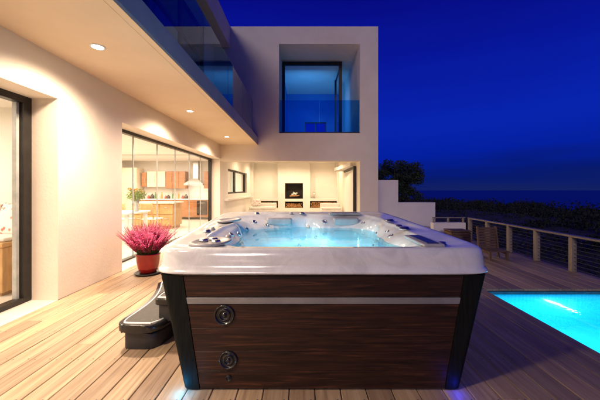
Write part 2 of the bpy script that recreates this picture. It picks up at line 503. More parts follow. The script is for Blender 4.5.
tag(mb.build('pool_water', M['pool_water']), kind='structure')

# ---------------------------------------------------------------- HOUSE
WX = -2.98; GX = -3.35; TY = 10.6
house = empty('house', (-3.2, 7, 0), 'white rendered two storey house with lit rooms, balcony and square tower', 'house')
mb = MB()
mb.box(-3.42, WX, -5, .35, 0, 2.97); mb.box(-3.42, WX, 3.54, 4.80, 0, 2.97)
mb.box(-3.42, WX, .35, 3.54, 2.46, 2.97); mb.box(-3.42, WX, 4.80, TY, 2.46, 2.97)
mb.build('wall', M['plaster'], house)
# tower front, with the alcove below and the window recess above
mb = MB()
T1 = 10.95
mb.box(-3.42, -3.0, TY, T1, 0, 2.97); mb.box(2.12, 2.78, TY, 17.4, 0, 2.38)
mb.box(-3.0, 2.78, TY, T1, 2.38, 3.40); mb.box(-9.5, -3.0, TY, T1, 2.97, 3.40)
mb.box(-9.5, -.84, TY, 12.0, 3.40, 6.66); mb.box(2.12, 2.78, TY, 17.4, 3.40, 6.66)
mb.box(-9.5, 2.78, TY, 17.4, 6.66, 7.30)
mb.box(2.12, 2.78, T1, 17.4, 2.38, 3.40)
mb.build('tower_wall', M['plaster'], house)
mb = MB()
mb.box(-3.0, 2.12, T1, 17.4, 2.97, 3.40)     # ceiling of the alcove / floor of the upper room
mb.build('alcove_ceiling', M['plaster_in'], house)
# alcove floor
mb = MB(); mb.box(-3.0, 2.12, TY+.01, 17.0, -.05, .004); mb.build('alcove_floor', M['stone_floor'], house)
# alcove left wall with window opening D 11.75..15.8, z 1.15..2.2
mb = MB()
mb.box(-3.3, -3.0, T1, 11.75, 0, 2.97); mb.box(-3.3, -3.0, 15.8, 17.0, 0, 2.97)
mb.box(-3.3, -3.0, 11.75, 15.8, 0, 1.15); mb.box(-3.3, -3.0, 11.75, 15.8, 2.2, 2.97)
mb.box(-3.0, -2.86, 11.2, 16.9, .90, .97)
mb.build('alcove_side_wall', M['plaster_in'], house)
# back wall with niches, chimney breast, fireplace
BY = 17.0
mb = MB()
mb.box(-3.3, 2.12, BY+.45, BY+.6, 0, 2.97)
def bx(x0, x1, z0, z1): mb.box(x0, x1, BY, BY+.45, z0, z1)
bx(-3.3, -2.87, 0, 2.97)
bx(-2.87, -1.41, .66, .80); bx(-2.87, -1.41, 0, .24); bx(-1.41, -1.0, 0, 2.97); bx(-1.0, .06, 1.70, 2.97); bx(-1.0, .06, .62, .78); bx(-1.0, .06, 0, .24)
bx(.06, .47, 0, 2.97); bx(.47, 2.05, .66, .80); bx(.47, 2.05, 0, .24); bx(2.05, 2.12, 0, 2.97)
mb.box(-2.87, -1.41, BY, BY+.45, 2.90, 2.97); mb.box(.47, 2.05, BY, BY+.45, 2.90, 2.97)
mb.build('fireplace_wall', M['plaster_in'], house)
mb = MB()   # black fire box lining
mb.box(-.995, .055, BY+.40, BY+.44, .785, 1.695); mb.box(-.997, -.96, BY+.02, BY+.40, .785, 1.695); mb.box(.02, .057, BY+.02, BY+.40, .785, 1.695)
mb.box(-.96, .02, BY+.02, BY+.40, 1.66, 1.695); mb.box(-.96, .02, BY+.02, BY+.40, .785, .80)
fb = mb.build('firebox', M['tile'], house)
mb = MB()
for (x0, x1) in ((-2.86, -1.42), (-.99, .05), (.48, 2.04)):
    mb.box(x0, x1, BY+.41, BY+.44, .25, .61)
    mb.box(x0, x1, BY-.004, BY+.40, .622 if x0 < -1.5 or x0 > .1 else .60, .655 if x0 < -1.5 or x0 > .1 else .617)
mb.build('log_store_lining', M['tile'], house)
# right inner doorway of the alcove
mb = MB()
mb.box(2.00, 2.118, 11.28, 11.42, .01, 2.24); mb.box(2.05, 2.118, 11.42, 14.3, 2.16, 2.24)
mb.build('door_frame', M['frame'], house)
mb = MB(); mb.box(2.085, 2.117, 11.5, 14.28, .01, 2.15); mb.build('inner_door', M['plaster_in'], house)
mb = MB()  # sloping hood over the inner door
mb.prism([(1.62, 14.3), (2.118, 14.3), (2.118, 14.6), (1.62, 14.6)], 2.24, 2.42)
mb.prism([(1.9, 11.45), (2.118, 11.45), (2.118, 14.29), (1.62, 14.29)], 2.26, 2.40)
mb.build('door_canopy', M['plaster_in'], house)
# alcove window
wn = MB()
for y in (11.75, 13.35, 15.72): wn.box(-3.2, -3.1, y, y+.08 if y != 13.35 else y+.16, 1.15, 2.2)
wn.box(-3.2, -3.1, 11.83, 15.72, 1.15, 1.22); wn.box(-3.2, -3.1, 11.83, 15.72, 2.13, 2.2)
wn = wn.build('window_frame', M['frame'], house)
mb = MB(); mb.quad((-3.15, 11.8, 1.2), (-3.15, 15.75, 1.2), (-3.15, 15.75, 2.15), (-3.15, 11.8, 2.15)); mb.build('pane', M['glass'], wn)
# rooms behind the ground-floor openings
mb = MB()
mb.box(-9.5, -3.42, -5, TY, -.05, .004); mb.box(-9.5, -3.3, T1, 17.0, -.05, .004); mb.box(-9.5, -3.0, TY, T1, -.05, -.001)
mb.build('interior_floor', M['stone_floor'], house)
mb = MB()
mb.box(-9.5, -3.42, -5, TY, 2.62, 2.95); mb.box(-9.5, -3.3, T1, 17.0, 2.62, 2.95)
mb.build('interior_ceiling', M['plaster_in'], house)
mb = MB()
mb.box(-9.6, -9.5, -5, 17.0, 0, 2.95); mb.box(-9.5, -3.42, -5.1, -5, 0, 2.95)
mb.box(-9.5, -3.42, 4.50, 4.62, .004, 2.62)                 # between bedroom and kitchen
mb.box(-9.5, -3.3, 13.45, 13.6, .004, 2.62); mb.box(-9.5, -3.3, 17.0, 17.2, 0, 2.95)
mb.build('interior_wall', M['plaster_in'], house)
mb = MB(); mb.box(-3.42, -2.977, .35, 3.54, -.05, -.001); mb.box(-3.42, -2.977, 4.80, TY, -.05, -.001); mb.build('threshold', M['stone_floor'], house)
# balcony slab: warm soffit with a drip groove, grey-blue fascia
mb = MB(); mb.box(-3.0, -1.70, -5, TY, 2.97, 3.0); mb.box(-1.69, -1.612, -5, TY, 2.965, 3.0); mb.build('soffit', M['soffit'], house)
mb = MB(); mb.box(-1.66, -1.61, -5, TY, 3.002, 3.26, .004); mb.build('fascia', M['fascia'], house)
mb = MB(); mb.box(-3.42, -1.662, -5, TY, 3.002, 3.24); mb.build('balcony_floor', M['stone_floor'], house)
# upper storey
UX = -3.2
mb = MB(); mb.box(-9.5, -9.3, -5, TY, 3.0, 6.54); mb.box(UX-.2, UX, 9.5, TY, 3.24, 6.54); mb.box(-9.3, UX, -5, -4.8, 3.0, 6.54); mb.box(UX-.2, UX, -4.8, 1.0, 3.24, 6.54)
mb.box(-9.3, UX-.2, -4.8, TY, 2.98, 3.0)
mb.build('upper_wall', M['plaster'], house)
mb = MB(); mb.box(-9.5, -2.63, -5, TY, 6.54, 7.30); mb.build('roof', M['plaster'], house)
ysp = [1.0, 2.7, 4.4, 6.1, 7.8, 9.5]
for a, b in zip(ysp[:-1], ysp[1:]):
    mb = MB()
    mb.box(UX-.12, UX-.03, a, a+.07, 3.24, 6.54); mb.box(UX-.12, UX-.03, b-.07, b, 3.24, 6.54)
    mb.box(UX-.12, UX-.03, a+.07, b-.07, 3.24, 3.32); mb.box(UX-.12, UX-.03, a+.07, b-.07, 6.45, 6.54); mb.box(UX-.12, UX-.03, a+.07, b-.07, 5.55, 5.61)
    f = mb.build('balcony_door', M['frame'], house)
    mb = MB(); mb.quad((UX-.07, a+.07, 3.32), (UX-.07, b-.07, 3.32), (UX-.07, b-.07, 6.45), (UX-.07, a+.07, 6.45)); mb.build('pane', M['glass_dark'], f)
# tower window: glazed corner set back in the recess
RY = 12.0
mb = MB(); mb.box(-.84, 2.12, TY+.01, RY+.3, 3.395, 3.403); mb.build('recess_floor', M['stone_floor'], house)
mb = MB()
x0, x1, z0, z1 = -.84, 1.66, 3.403, 6.62
for (a, b) in ((x0+.02, x0+.13), (x1-.13, x1)): mb.box(a, b, RY, RY+.12, z0, z1)
mb.box(x0+.13, x1-.13, RY, RY+.12, z1-.13, z1); mb.box(x0+.13, x1-.13, RY, RY+.12, z0, z0+.1)
mb.box(x1-.05, x1, RY+.12, 14.0, z1-.1, z1); mb.box(x1-.08, x1, 14.0, 14.1, z0, z1)
tw = mb.build('window_frame', M['frame'], house)
mb = MB(); mb.quad((x0+.13, RY+.05, z0+.1), (x1-.13, RY+.05, z0+.1), (x1-.13, RY+.05, z1-.13), (x0+.13, RY+.05, z1-.13)); mb.quad((x1-.03, RY+.12, z0), (x1-.03, 14.0, z0), (x1-.03, 14.0, z1-.1), (x1-.03, RY+.12, z1-.1)); mb.build('pane', M['glass'], tw)
M['blue_room'] = noisy('blue_glow_wall', (.04, .16, .45), (.06, .22, .55), 1.0, .7)  # blue light of the tower window put into the wall colour
mb = MB(); mb.box(-.99, -.842, RY+.12, 17.2, 3.40, 6.66); mb.box(-.84, .15, 16.2, 16.4, 3.41, 6.66); mb.box(1.35, 2.12, 16.2, 16.4, 3.41, 6.66); mb.box(.15, 1.35, 16.2, 16.4, 3.41, 3.75); mb.box(.15, 1.35, 16.2, 16.4, 5.1, 6.66); mb.build('upper_room_wall', M['blue_room'], house)
mb = MB()
for a, b in ((.15, .21), (.72, .78), (1.29, 1.35)): mb.box(a, b, 16.25, 16.33, 3.75, 5.1)
for a, b in ((.21, .72), (.78, 1.29)): mb.box(a, b, 16.25, 16.33, 3.75, 3.81); mb.box(a, b, 16.25, 16.33, 5.04, 5.1)
mb.build('rear_window_frame', M['frame'], house)
# folding glass doors of the kitchen: six frameless panes in a dark frame
mb = MB()
mb.box(GX-.05, GX+.05, 4.80, TY-.002, 2.40, 2.46); mb.box(GX-.05, GX+.05, 10.50, TY-.002, .012, 2.40)
mb.box(GX-.05, GX+.05, 4.80, 10.5, .0045, .03); mb.box(GX-.05, GX+.05, 4.80, 4.86, .03, 2.40)
kd = mb.build('door_frame', M['frame'], house)
for i in range(6):
    a = 4.80+i*.95; b = min(a+.95, 10.5)
    mb = MB(); mb.quad((GX, a, .03), (GX, b, .03), (GX, b, 2.40), (GX, a, 2.40)); mb.build('pane', M['glass'], kd)
    if i:
        mb = MB(); mb.box(GX-.011, GX+.011, a-.008, a+.008, .03, 2.40); mb.build('pane_edge', M['edge'], kd)
mb = MB()
mb.box(GX-.05, GX+.05, .35, 3.54, 2.38, 2.46); mb.box(GX-.05, GX+.05, 3.44, 3.54, .012, 2.38); mb.box(GX-.05, GX+.05, .35, 3.44, .0045, .06)
bd = mb.build('door_frame', M['frame'], house)
mb = MB(); mb.quad((GX, .35, .06), (GX, 3.44, .06), (GX, 3.44, 2.38), (GX, .35, 2.38)); mb.build('pane', M['glass'], bd)
mb = MB(); mb.box(GX-.05, GX-.0, 3.40, 3.435, .06, 2.38); mb.build('sliding_stile', M['edge'], bd)

# balcony balustrade
bal = empty('glass_balustrade', (-1.7, 5, 3.26), 'blue tinted frameless glass balustrade along the edge of the upper balcony', 'balustrade')
yy = [-3.3+1.65*i for i in range(9)]
for a, b in zip(yy[:-1], yy[1:]):
    b2 = min(b, 10.58)
    mb = MB(); mb.box(-1.695, -1.681, a+.012, b2-.012, 3.245, 4.35); mb.build('glass_panel', M['glass_blue'], bal)
mb = MB(); mb.box(-1.715, -1.664, -3.3, 10.58, 3.241, 3.30); mb.build('base_channel', M['frame'], bal)
tb = empty('glass_balustrade', (.6, 10.7, 3.4), 'glass balustrade across the recessed window of the tower', 'balustrade')
for a, b in ((-.83, .63), (.65, 2.11)):
    mb = MB(); mb.box(a, b, TY+.06, TY+.075, 3.43, 4.62); mb.build('glass_panel', M['glass_blue'], tb)
mb = MB(); mb.box(-.83, 2.11, TY+.04, TY+.095, 3.405, 3.45); mb.build('base_channel', M['frame'], tb)

# downlights in the soffit
def downlight(x, y, z, label, cat, group, lens='lamp', r=.055):
    e = empty('downlight', (x, y, z), label, cat, group)
    mb = MB(); mb.lathe([(r*1.5, 0), (r*1.5, -.006), (r*1.1, -.008), (r*1.05, 0)], (x, y, z), 24, cap=False); mb.build('trim_ring', M['white_lacquer'], e)
    mb = MB(); mb.lathe([(r*1.03, -.001), (r*1.03, -.004)], (x, y, z), 24); mb.build('lens', M[lens], e)
    return e
G = 'recessed lamps in the balcony soffit'
for y, lb in ((.44, 'round recessed soffit lamp above the bedroom door'), (3.29, 'recessed soffit lamp nearest the camera, with the bright glare'),
              (6.0, 'middle recessed soffit lamp, above the kitchen glass doors'), (8.95, 'farthest recessed soffit lamp, beside the tower')):
    downlight(-2.32, y, 2.97, lb, 'ceiling lamp', G if y > 1 else G)
for y in (.44, 3.29, 6.0, 8.95):
    light('soffit_spot', 'SPOT', (-2.32, y, 2.95), 880, WARM, (0, 0, 0), .14, R(156), 1.0)

# room lights
light('kitchen_light', 'AREA', (-6.0, 9.0, 2.55), 540, WARM2, (0, 0, 0), 4.0, sizey=6.5)
light('bedroom_light', 'AREA', (-5.8, 1.8, 2.55), 260, WARM2, (0, 0, 0), 3.0, sizey=3.5)
light('back_room_light', 'AREA', (-6.0, 15.4, 2.55), 220, WARM2, (0, 0, 0), 3.0, sizey=2)
for x, y in ((-2.0, 13.2), (.9, 13.2), (-2.1, 16.0), (-.47, 15.8), (1.3, 16.0)):
    light('alcove_spot', 'SPOT', (x, y, 2.93), 165, (1.0, .74, .48), (0, 0, 0), .05, R(160), .8)
light('upper_room_light', 'AREA', (.3, 12.6, 5.2), 62, (.06, .36, 1.0), (R(80), 0, 0), size=1.2)
for x, y in ((-4.4, 3.0), (-5.2, 3.6)):
    e = downlight(x, y, 2.62, None, None, None, 'lamp_in', .04)
    tag(e, 'recessed lamp in the bedroom ceiling, seen through the left glass door' if x > -5 else 'second recessed bedroom ceiling lamp deeper in the room', 'ceiling lamp')

# ---------------------------------------------------------------- kitchen seen through the glass
KY = 13.40
def cab_run(name, label, cat, x0, x1, y0, y1, z0, z1, ndoor, mat, toe=0.0, handle='steel'):
    e = empty(name, ((x0+x1)/2, (y0+y1)/2, 0), label, cat)
    mb = MB(); mb.box(x0, x1, y0+.024, y1, z0+toe, z1); mb.build('carcass', M[mat], e)
    w = (x1-x0)/ndoor
    for i in range(ndoor):
        mb = MB(); mb.box(x0+i*w+.006, x0+(i+1)*w-.006, y0, y0+.022, z0+toe+.008, z1-.008, .004)
        d = mb.build('cabinet_door', M[mat], e)
        mb = MB(); hx = x0+(i+.5)*w; hx = x0+i*w+(.06 if i % 2 else w-.06)
        zc = (z0+z1)/2; mb.tube([(hx, y0-.03, zc-.12), (hx, y0-.03, zc+.12)], .007, 8); mb.tube([(hx, y0-.03, zc-.1), (hx, y0, zc-.1)], .005, 6); mb.tube([(hx, y0-.03, zc+.1), (hx, y0, zc+.1)], .005, 6)
        mb.build('handle', M['steel'], d)
    return e
cab_run('wall_cabinet', 'cream wall cabinet with two doors on the kitchen back wall', 'cabinet', -6.98, -6.15, KY-.36, KY-.01, 1.45, 2.15, 2, 'cabinet_cream')
cab_run('wall_cabinet', 'long cherry wood wall cabinet between the cream cabinet and the hood', 'cabinet', -6.13, -5.25, KY-.36, KY-.01, 1.38, 2.15, 3, 'cabinet_red')
cab_run('wall_cabinet', 'narrow cherry wood wall cabinet right of the cooker hood', 'cabinet', -4.42, -4.0, KY-.36, KY-.01, 1.38, 2.15, 1, 'cabinet_red')
cab_run('wall_cabinet', 'small tall cherry cabinet left of the cream cabinet', 'cabinet', -7.22, -7.0, KY-.36, KY-.01, 1.45, 2.1, 1, 'cabinet_red')
e = cab_run('base_cabinet', 'row of cherry wood base cabinets under a pale worktop at the kitchen back wall', 'cabinet', -7.2, -3.9, KY-.62, KY-.01, 0.01, .88, 6, 'cabinet_red', .1)
mb = MB(); mb.box(-7.22, -3.88, KY-.65, KY-.01, .88, .92, .005); mb.build('worktop', M['white_lacquer'], e)
e = empty('cooker_hood', (-4.8, 13.1, 1.5), 'steel cooker hood with a thin chimney on the kitchen wall', 'cooker hood')
mb = MB(); mb.box(-4.93, -4.70, 13.12, 13.38, 1.82, 2.61, .004); mb.build('chimney', M['steel'], e)
mb = MB(); b = bmesh.new()
for (w, d_, zz) in ((.42, .28, 1.52), (.42, .28, 1.58), (.13, .14, 1.82)):
    for sx, sy in ((-1, -1), (1, -1), (1, 1), (-1, 1)): b.verts.new((-4.815+sx*w, 13.11+sy*d_, zz))
b.verts.ensure_lookup_table()
for k in (0, 4):
    for i in range(4): b.faces.new((b.verts[k+i], b.verts[k+(i+1) % 4], b.verts[k+4+(i+1) % 4], b.verts[k+4+i]))
b.faces.new([b.verts[i] for i in (3, 2, 1, 0)]); b.faces.new([b.verts[i] for i in (8, 9, 10, 11)])
mb._add(b, None, 0); mb.build('canopy', M['steel'], e)
light('hood_light', 'POINT', (-4.8, 12.95, 1.45), 12, WARM2, size=.08)
# oven tower
e = empty('oven', (-4.15, 12.85, 0), 'black built in oven in the cherry base cabinets', 'oven')
mb = MB(); mb.box(-4.62, -4.18, KY-.668, KY-.652, .22, .84, .004); mb.build('door', M['black_gloss'], e)
mb = MB(); mb.tube([(-4.58, KY-.70, .74), (-4.22, KY-.70, .74)], .01, 8); mb.tube([(-4.55, KY-.70, .74), (-4.55, KY-.66, .74)], .006, 6); mb.tube([(-4.25, KY-.70, .74), (-4.25, KY-.66, .74)], .006, 6); mb.build('handle', M['steel'], e)
# bottles and jars on the worktop
rnd = random.Random(11)
jm = [noisy('jar_%s' % n, c, tuple(min(1, v*1.3) for v in c), 8, .3) for n, c in (('red', (.5, .05, .03)), ('dark', (.05, .04, .03)), ('green', (.10, .18, .06)), ('cream', (.6, .5, .35)), ('amber', (.5, .22, .04)))]
desc = ['red jar', 'dark pot', 'green bottle', 'cream jar', 'amber bottle']
xs = -6.9
for i in range(12):
    k = i % 5; hh = (.16, .2, .3, .18, .28)[k]*rnd.uniform(.85, 1.15); r = (.06, .08, .04, .06, .038)[k]
    y = KY-.25-rnd.uniform(0, .15)
    mb = MB(); mb.lathe([(r*.9, .921), (r, .94), (r, .92+hh*.6), (r*.45, .92+hh*.8), (r*.42, .92+hh)], (xs, y, 0), 16)
    o = mb.build('bottle' if k in (2, 4) else 'jar', jm[k])
    tag(o, ('%s on the kitchen worktop, %s from the left in the row' % (desc[k], ['first', 'second', 'third', 'fourth', 'fifth', 'sixth', 'seventh', 'eighth', 'ninth', 'tenth', 'eleventh', 'twelfth'][i])), 'bottle' if k in (2, 4) else 'jar', 'bottles and jars on the kitchen worktop')
    xs += .15
# island
e = empty('kitchen_island', (-4.8, 9.6, 0), 'oak kitchen island with drawers and a pale top behind the glass doors', 'kitchen island')
mb = MB(); mb.box(-5.75, -4.35, 9.8, 10.5, .1, .86); mb.box(-5.7, -4.4, 9.85, 10.45, .005, .1); mb.build('carcass', M['oak'], e)
mb = MB(); mb.box(-5.80, -4.30, 9.74, 10.56, .86, .91, .006); mb.build('worktop', M['cabinet_cream'], e)
for i in range(3):
    for j in range(2):
        mb = MB(); mb.box(-5.74+i*.465, -5.29+i*.465, 9.775, 9.798, .13+j*.37, .47+j*.37, .004); d = mb.build('drawer', M['oak'], e)
        mb = MB(); mb.tube([(-5.6+i*.465, 9.75, .36+j*.37), (-5.43+i*.465, 9.75, .36+j*.37)], .008, 8); mb.build('handle', M['steel'], d)
# dining chairs by the island and a table
def chair(x, y, rz, label):
    e = empty('dining_chair', (x, y, 0), label, 'chair', 'oak chairs in the kitchen')
    def tr(mb): bmesh.ops.transform(mb.bm, matrix=Matrix.Translation((x, y, .005)) @ Matrix.Rotation(rz, 4, 'Z'), verts=list(mb.bm.verts)); return mb
    for sx in (-1, 1):
        m_ = MB(); m_.tube([(sx*.2, -.2, 0), (sx*.19, -.19, .44)], [.015, .02], 8); tr(m_).build('leg', M['oak'], e)
        m_ = MB(); m_.tube([(sx*.2, .2, 0), (sx*.19, .19, .44), (sx*.19, .25, .95)], [.015, .02, .015], 8); tr(m_).build('leg', M['oak'], e)
    m_ = MB(); m_.box(-.22, .22, -.22, .21, .44, .475, .012); tr(m_).build('seat', M['cloth_white'], e)
    m_ = MB(); m_.box(-.18, .18, .222, .240, .62, .92, .006); tr(m_).build('backrest', M['oak'], e)
chair(-5.3, 8.6, R(180), 'oak dining chair on the left side of the white dining table')
chair(-4.5, 8.7, R(170), 'oak dining chair on the right, near the kitchen island')
e = empty('dining_table', (-4.9, 7.6, 0), 'white dining table behind the folding glass doors', 'table')
mb = MB(); mb.box(-5.7, -4.25, 7.1, 8.15, .72, .76, .01); mb.build('tabletop', M['white_lacquer'], e)
for x in (-5.6, -4.35):
    for y in (7.2, 8.05): mb = MB(); mb.box(x-.04, x+.04, y-.04, y+.04, .006, .72, .004); mb.build('leg', M['white_lacquer'], e)
# flower vase on the table
vx, vy = -4.42, 7.75
e = empty('flower_vase', (vx, vy, .76), 'clear vase of orange flowers and green leaves on the white table', 'vase')
mb = MB(); mb.lathe([(.05, .762), (.06, .78), (.045, .9), (.07, 1.05), (.066, 1.05), (.04, .9)], (vx, vy, 0), 20); mb.build('vase', M['edge'], e)
def leafcloud(mb, c, rad, n, size, rnd, mi=0, flat=1.0):
    for _ in range(n):
        d = Vector((rnd.gauss(0, 1), rnd.gauss(0, 1), rnd.gauss(0, 1))).normalized()*rnd.random()**.45
        p = Vector((c[0]+d.x*rad[0], c[1]+d.y*rad[1], c[2]+d.z*rad[2]))
        u = Vector((rnd.gauss(0, 1), rnd.gauss(0, 1), rnd.gauss(0, 1)*flat)).normalized(); w = u.orthogonal().normalized()
        w = (Matrix.Rotation(rnd.uniform(0, 6.28), 3, u) @ w)
        s = size*rnd.uniform(.6, 1.3)
        f = mb.bm.faces.new([mb.bm.verts.new(q) for q in (p-u*s, p+w*s*.42, p+u*s, p-w*s*.42)]); f.material_index = mi
rnd = random.Random(5)
mb = MB(); leafcloud(mb, (vx, vy, 1.20), (.24, .24, .17), 420, .035, rnd)
for _ in range(18):
    a = rnd.uniform(0, 6.28); mb.tube([(vx, vy, .95), (vx+math.cos(a)*.18, vy+math.sin(a)*.18, 1.2+rnd.uniform(-.05, .12))], .004, 5)
mb.build('leaves', M['sprout'], e)
mb = MB()
for _ in range(14):
    a = rnd.uniform(0, 6.28); q = rnd.uniform(.05, .22); leafcloud(mb, (vx+math.cos(a)*q, vy+math.sin(a)*q, 1.27+rnd.uniform(-.06, .12)), (.035, .035, .03), 26, .022, rnd)
mb.build('flowers', M['orange'], e)
# fridge / white tall unit at left of kitchen
e = empty('tall_cupboard', (-7.9, 13.0, 0), 'tall cream cupboard in the left corner of the kitchen', 'cupboard')
mb = MB(); mb.box(-8.6, -7.3, KY-.6, KY-.01, .005, 2.3, .006); mb.build('carcass', M['cabinet_cream'], e)
for i in range(2): mb = MB(); mb.box(-8.58+i*.64, -7.96+i*.64, KY-.622, KY-.602, .05, 2.28, .004); mb.build('door', M['cabinet_cream'], e)

# bedroom chest and cushions
e = empty('wooden_chest', (-4.4, 4.0, 0), 'honey coloured wooden chest with iron handle behind the left glass door', 'chest')
mb = MB(); mb.box(-5.3, -3.74, 3.62, 4.35, .05, .62, .008); mb.box(-5.25, -3.79, 3.66, 4.3, .005, .05); mb.build('body', M['oak'], e)
mb = MB(); mb.box(-5.32, -3.72, 3.60, 4.37, .622, .68, .01); mb.build('lid', M['oak'], e)
for x in (-4.12, -4.85):
    mb = MB(); mb.tube([(x-.07, 3.61, .40), (x-.06, 3.575, .37), (x, 3.565, .345), (x+.06, 3.575, .37), (x+.07, 3.61, .40)], .010, 8); mb.build('handle', M['frame'], e)
def cushion(name, c, w, h, t, rot, mat, label, group=None, cat='cushion'):
    bm = bmesh.new(); n = 14
    grid = {}
    for s in (1, -1):
        for i in range(n+1):
            for j in range(n+1):
                u, v = i/n*2-1, j/n*2-1
                k = (1-u**4)*(1-v**4)
                pinch = 1-.07*(1-abs(u))*abs(v)**3-.0
                x = u*w/2*(1-.07*(1-v*v) * abs(u)**3 * -1*0 - .06*(1-abs(v)**2)*abs(u)**6)
                z = v*h/2*(1-.06*(1-abs(u)**2)*abs(v)**6)
                y = s*t/2*max(0, k)**.45 + .006*math.sin(u*9+v*5)*k
                grid[(s, i, j)] = bm.verts.new((x, y, z))
        for i in range(n):
            for j in range(n):
                f = bm.faces.new([grid[(s, i, j)], grid[(s, i+1, j)], grid[(s, i+1, j+1)], grid[(s, i, j+1)]]); f.smooth = True
    bmesh.ops.remove_doubles(bm, verts=list(bm.verts), dist=1e-4)
    bmesh.ops.recalc_face_normals(bm, faces=list(bm.faces))
    bmesh.ops.transform(bm, matrix=Matrix.Translation(c) @ rot, verts=list(bm.verts))
    me = bpy.data.meshes.new(name); bm.to_mesh(me); bm.free()
    o = link(name, me, mat); tag(o, label, cat, group); return o
rx = lambda a: Matrix.Rotation(R(a), 4, 'X')
rz_ = lambda a: Matrix.Rotation(R(a), 4, 'Z')
cushion('cushion', (-4.02, 4.08, .925), .52, .48, .18, rz_(-8) @ rx(-14), M['floral'], 'white cushion with red flower print, right end of the wooden chest', 'printed cushions on the chest')
cushion('cushion', (-4.55, 4.10, .915), .5, .46, .18, rz_(6) @ rx(-14), M['floral'], 'white cushion with red flower print, second along the wooden chest', 'printed cushions on the chest')
mb = MB(); mb.box(-5.28, -3.76, 3.66, 4.33, .683, .735, .02, seg=3); tag(mb.build('seat_pad', M['cloth_white']), 'thin white seat pad lying on the wooden chest', 'seat pad')

# ---------------------------------------------------------------- alcove furniture, logs
def logs(x0, x1, z0, z1, y, label, n, rad=.05, group='log piles under the fireplace'):
    rnd = random.Random(int(x0*100)+99); k = 0
    zz = z0+rad; row = 0
    pts = []
    while zz+rad < z1+.02:
        x = x0+rad+(rad*.8 if row % 2 else 0)
        while x < x1-rad: pts.append((x+rnd.uniform(-.01, .01), zz)); x += rad*1.9
        zz += rad*1.7; row += 1
    out = []
    for (x, z_) in pts:
        rr = rad*rnd.uniform(.8, 1.02); mb = MB(); yf = y+.03+rnd.uniform(0, .05)
        n_ = rnd.choice((5, 6, 9)); ph = rnd.uniform(0, 6)
        prof = [(rr, 0), (rr*1.0, .30)]
        mb.lathe(prof, (x, yf, z_), n_, axis='y', smooth=n_ > 6, rot=ph, sy=rnd.uniform(.75, 1))
        o = mb.build('log', M['log']); out.append(o)
        tag(o, label, 'log', group)
logs(-2.83, -1.45, .25, .60, BY, 'split log stacked in the low store left of the fireplace', 0, group='logs in the left store')
logs(-.96, .03, .25, .58, BY, 'split log stacked in the low store directly under the fireplace', 0, group='logs in the middle store')
logs(.51, 2.0, .25, .60, BY, 'split log stacked in the low store right of the fireplace', 0, group='logs in the right store')
# logs in the fire
mb = MB(); rnd = random.Random(2)
tag_o = None
e = empty('fire_grate', (-.47, BY+.2, .8), 'iron fire grate with pale logs in the fireplace', 'fire grate')
mb = MB()
for x in (-.75, -.6, -.45, -.3, -.15): mb.tube([(x, BY+.06, .88), (x, BY+.34, .88)], .01, 6)
for y in (BY+.1, BY+.3): mb.tube([(-.78, y, .87), (-.12, y, .87)], .01, 6)
for x in (-.7, -.2):
    for y in (BY+.1, BY+.3): mb.tube([(x, y, .802), (x, y, .87)], .01, 6)
mb.build('grate', M['frame'], e)
for i, (a, b) in enumerate((((-.72, BY+.12, .94), (-.2, BY+.2, .95)), ((-.6, BY+.28, .94), (-.15, BY+.3, .96)), ((-.62, BY+.14, 1.02), (-.28, BY+.26, 1.12)), ((-.35, BY+.1, 1.02), (-.52, BY+.28, 1.16)))):
    mb = MB(); mb.tube([a, b], [.045, .038], 8); mb.build('log', M['cloth_white'] if i > 1 else M['log'], e)
def sofa(x0, x1, y0, y1, label, pillows):
    e = empty('outdoor_sofa', ((x0+x1)/2, (y0+y1)/2, 0), label, 'sofa', 'sofas in the fireplace alcove')
    mb = MB(); mb.box(x0, x1, y0, y1, .12, .32, .03, seg=3); mb.build('base', M['cloth_white'], e)
    for x in (x0+.08, x1-.08):
        for y in (y0+.08, y1-.08): mb = MB(); mb.box(x-.03, x+.03, y-.03, y+.03, .006, .12); mb.build('leg', M['frame'], e)
    mb = MB(); mb.box(x0+.02, x1-.02, y0+.0, y1-.2, .322, .44, .04, seg=3); mb.build('seat', M['cloth_white'], e)
    mb = MB(); mb.box(x0, x1, y1-.2, y1, .322, .62, .05, seg=3); mb.build('backrest', M['cloth_white'], e)
sofa(-2.7, -1.35, 14.6, 15.5, 'low white sofa left of the fireplace', 1)
sofa(.95, 1.98, 14.4, 15.3, 'low white sofa right of the fireplace', 1)
cushion('cushion', (-2.35, 15.1, .64), .42, .38, .14, rx(-12), M['floral'], 'patterned cushion on the white sofa left of the fireplace')
# lantern on the ledge
lx, ly, lz = .72, BY+.2, .80
e = empty('lantern', (lx, ly, lz), 'clear glass hurricane lantern with a candle on the ledge right of the fireplace', 'lantern')
mb = MB(); mb.box(lx-.09, lx+.09, ly-.09, ly+.09, lz+.002, lz+.03, .004); mb.build('base', M['steel'], e)
mb = MB(); mb.lathe([(.075, lz+.031), (.085, lz+.15), (.06, lz+.36), (.055, lz+.36), (.078, lz+.15), (.07, lz+.031)], (lx, ly, 0), 20); mb.build('shade', M['glass'], e)
mb = MB(); mb.lathe([(.03, lz+.03), (.03, lz+.2)], (lx, ly, 0), 14); mb.build('candle', M['cabinet_cream'], e)
mb = MB(); mb.lathe([(.062, lz+.361), (.03, lz+.41)], (lx, ly, 0), 16); mb.tube([(lx-.03, ly, lz+.41), (lx-.02, ly, lz+.47), (lx+.02, ly, lz+.47), (lx+.03, ly, lz+.41)], .005, 6); mb.build('cap', M['steel'], e)

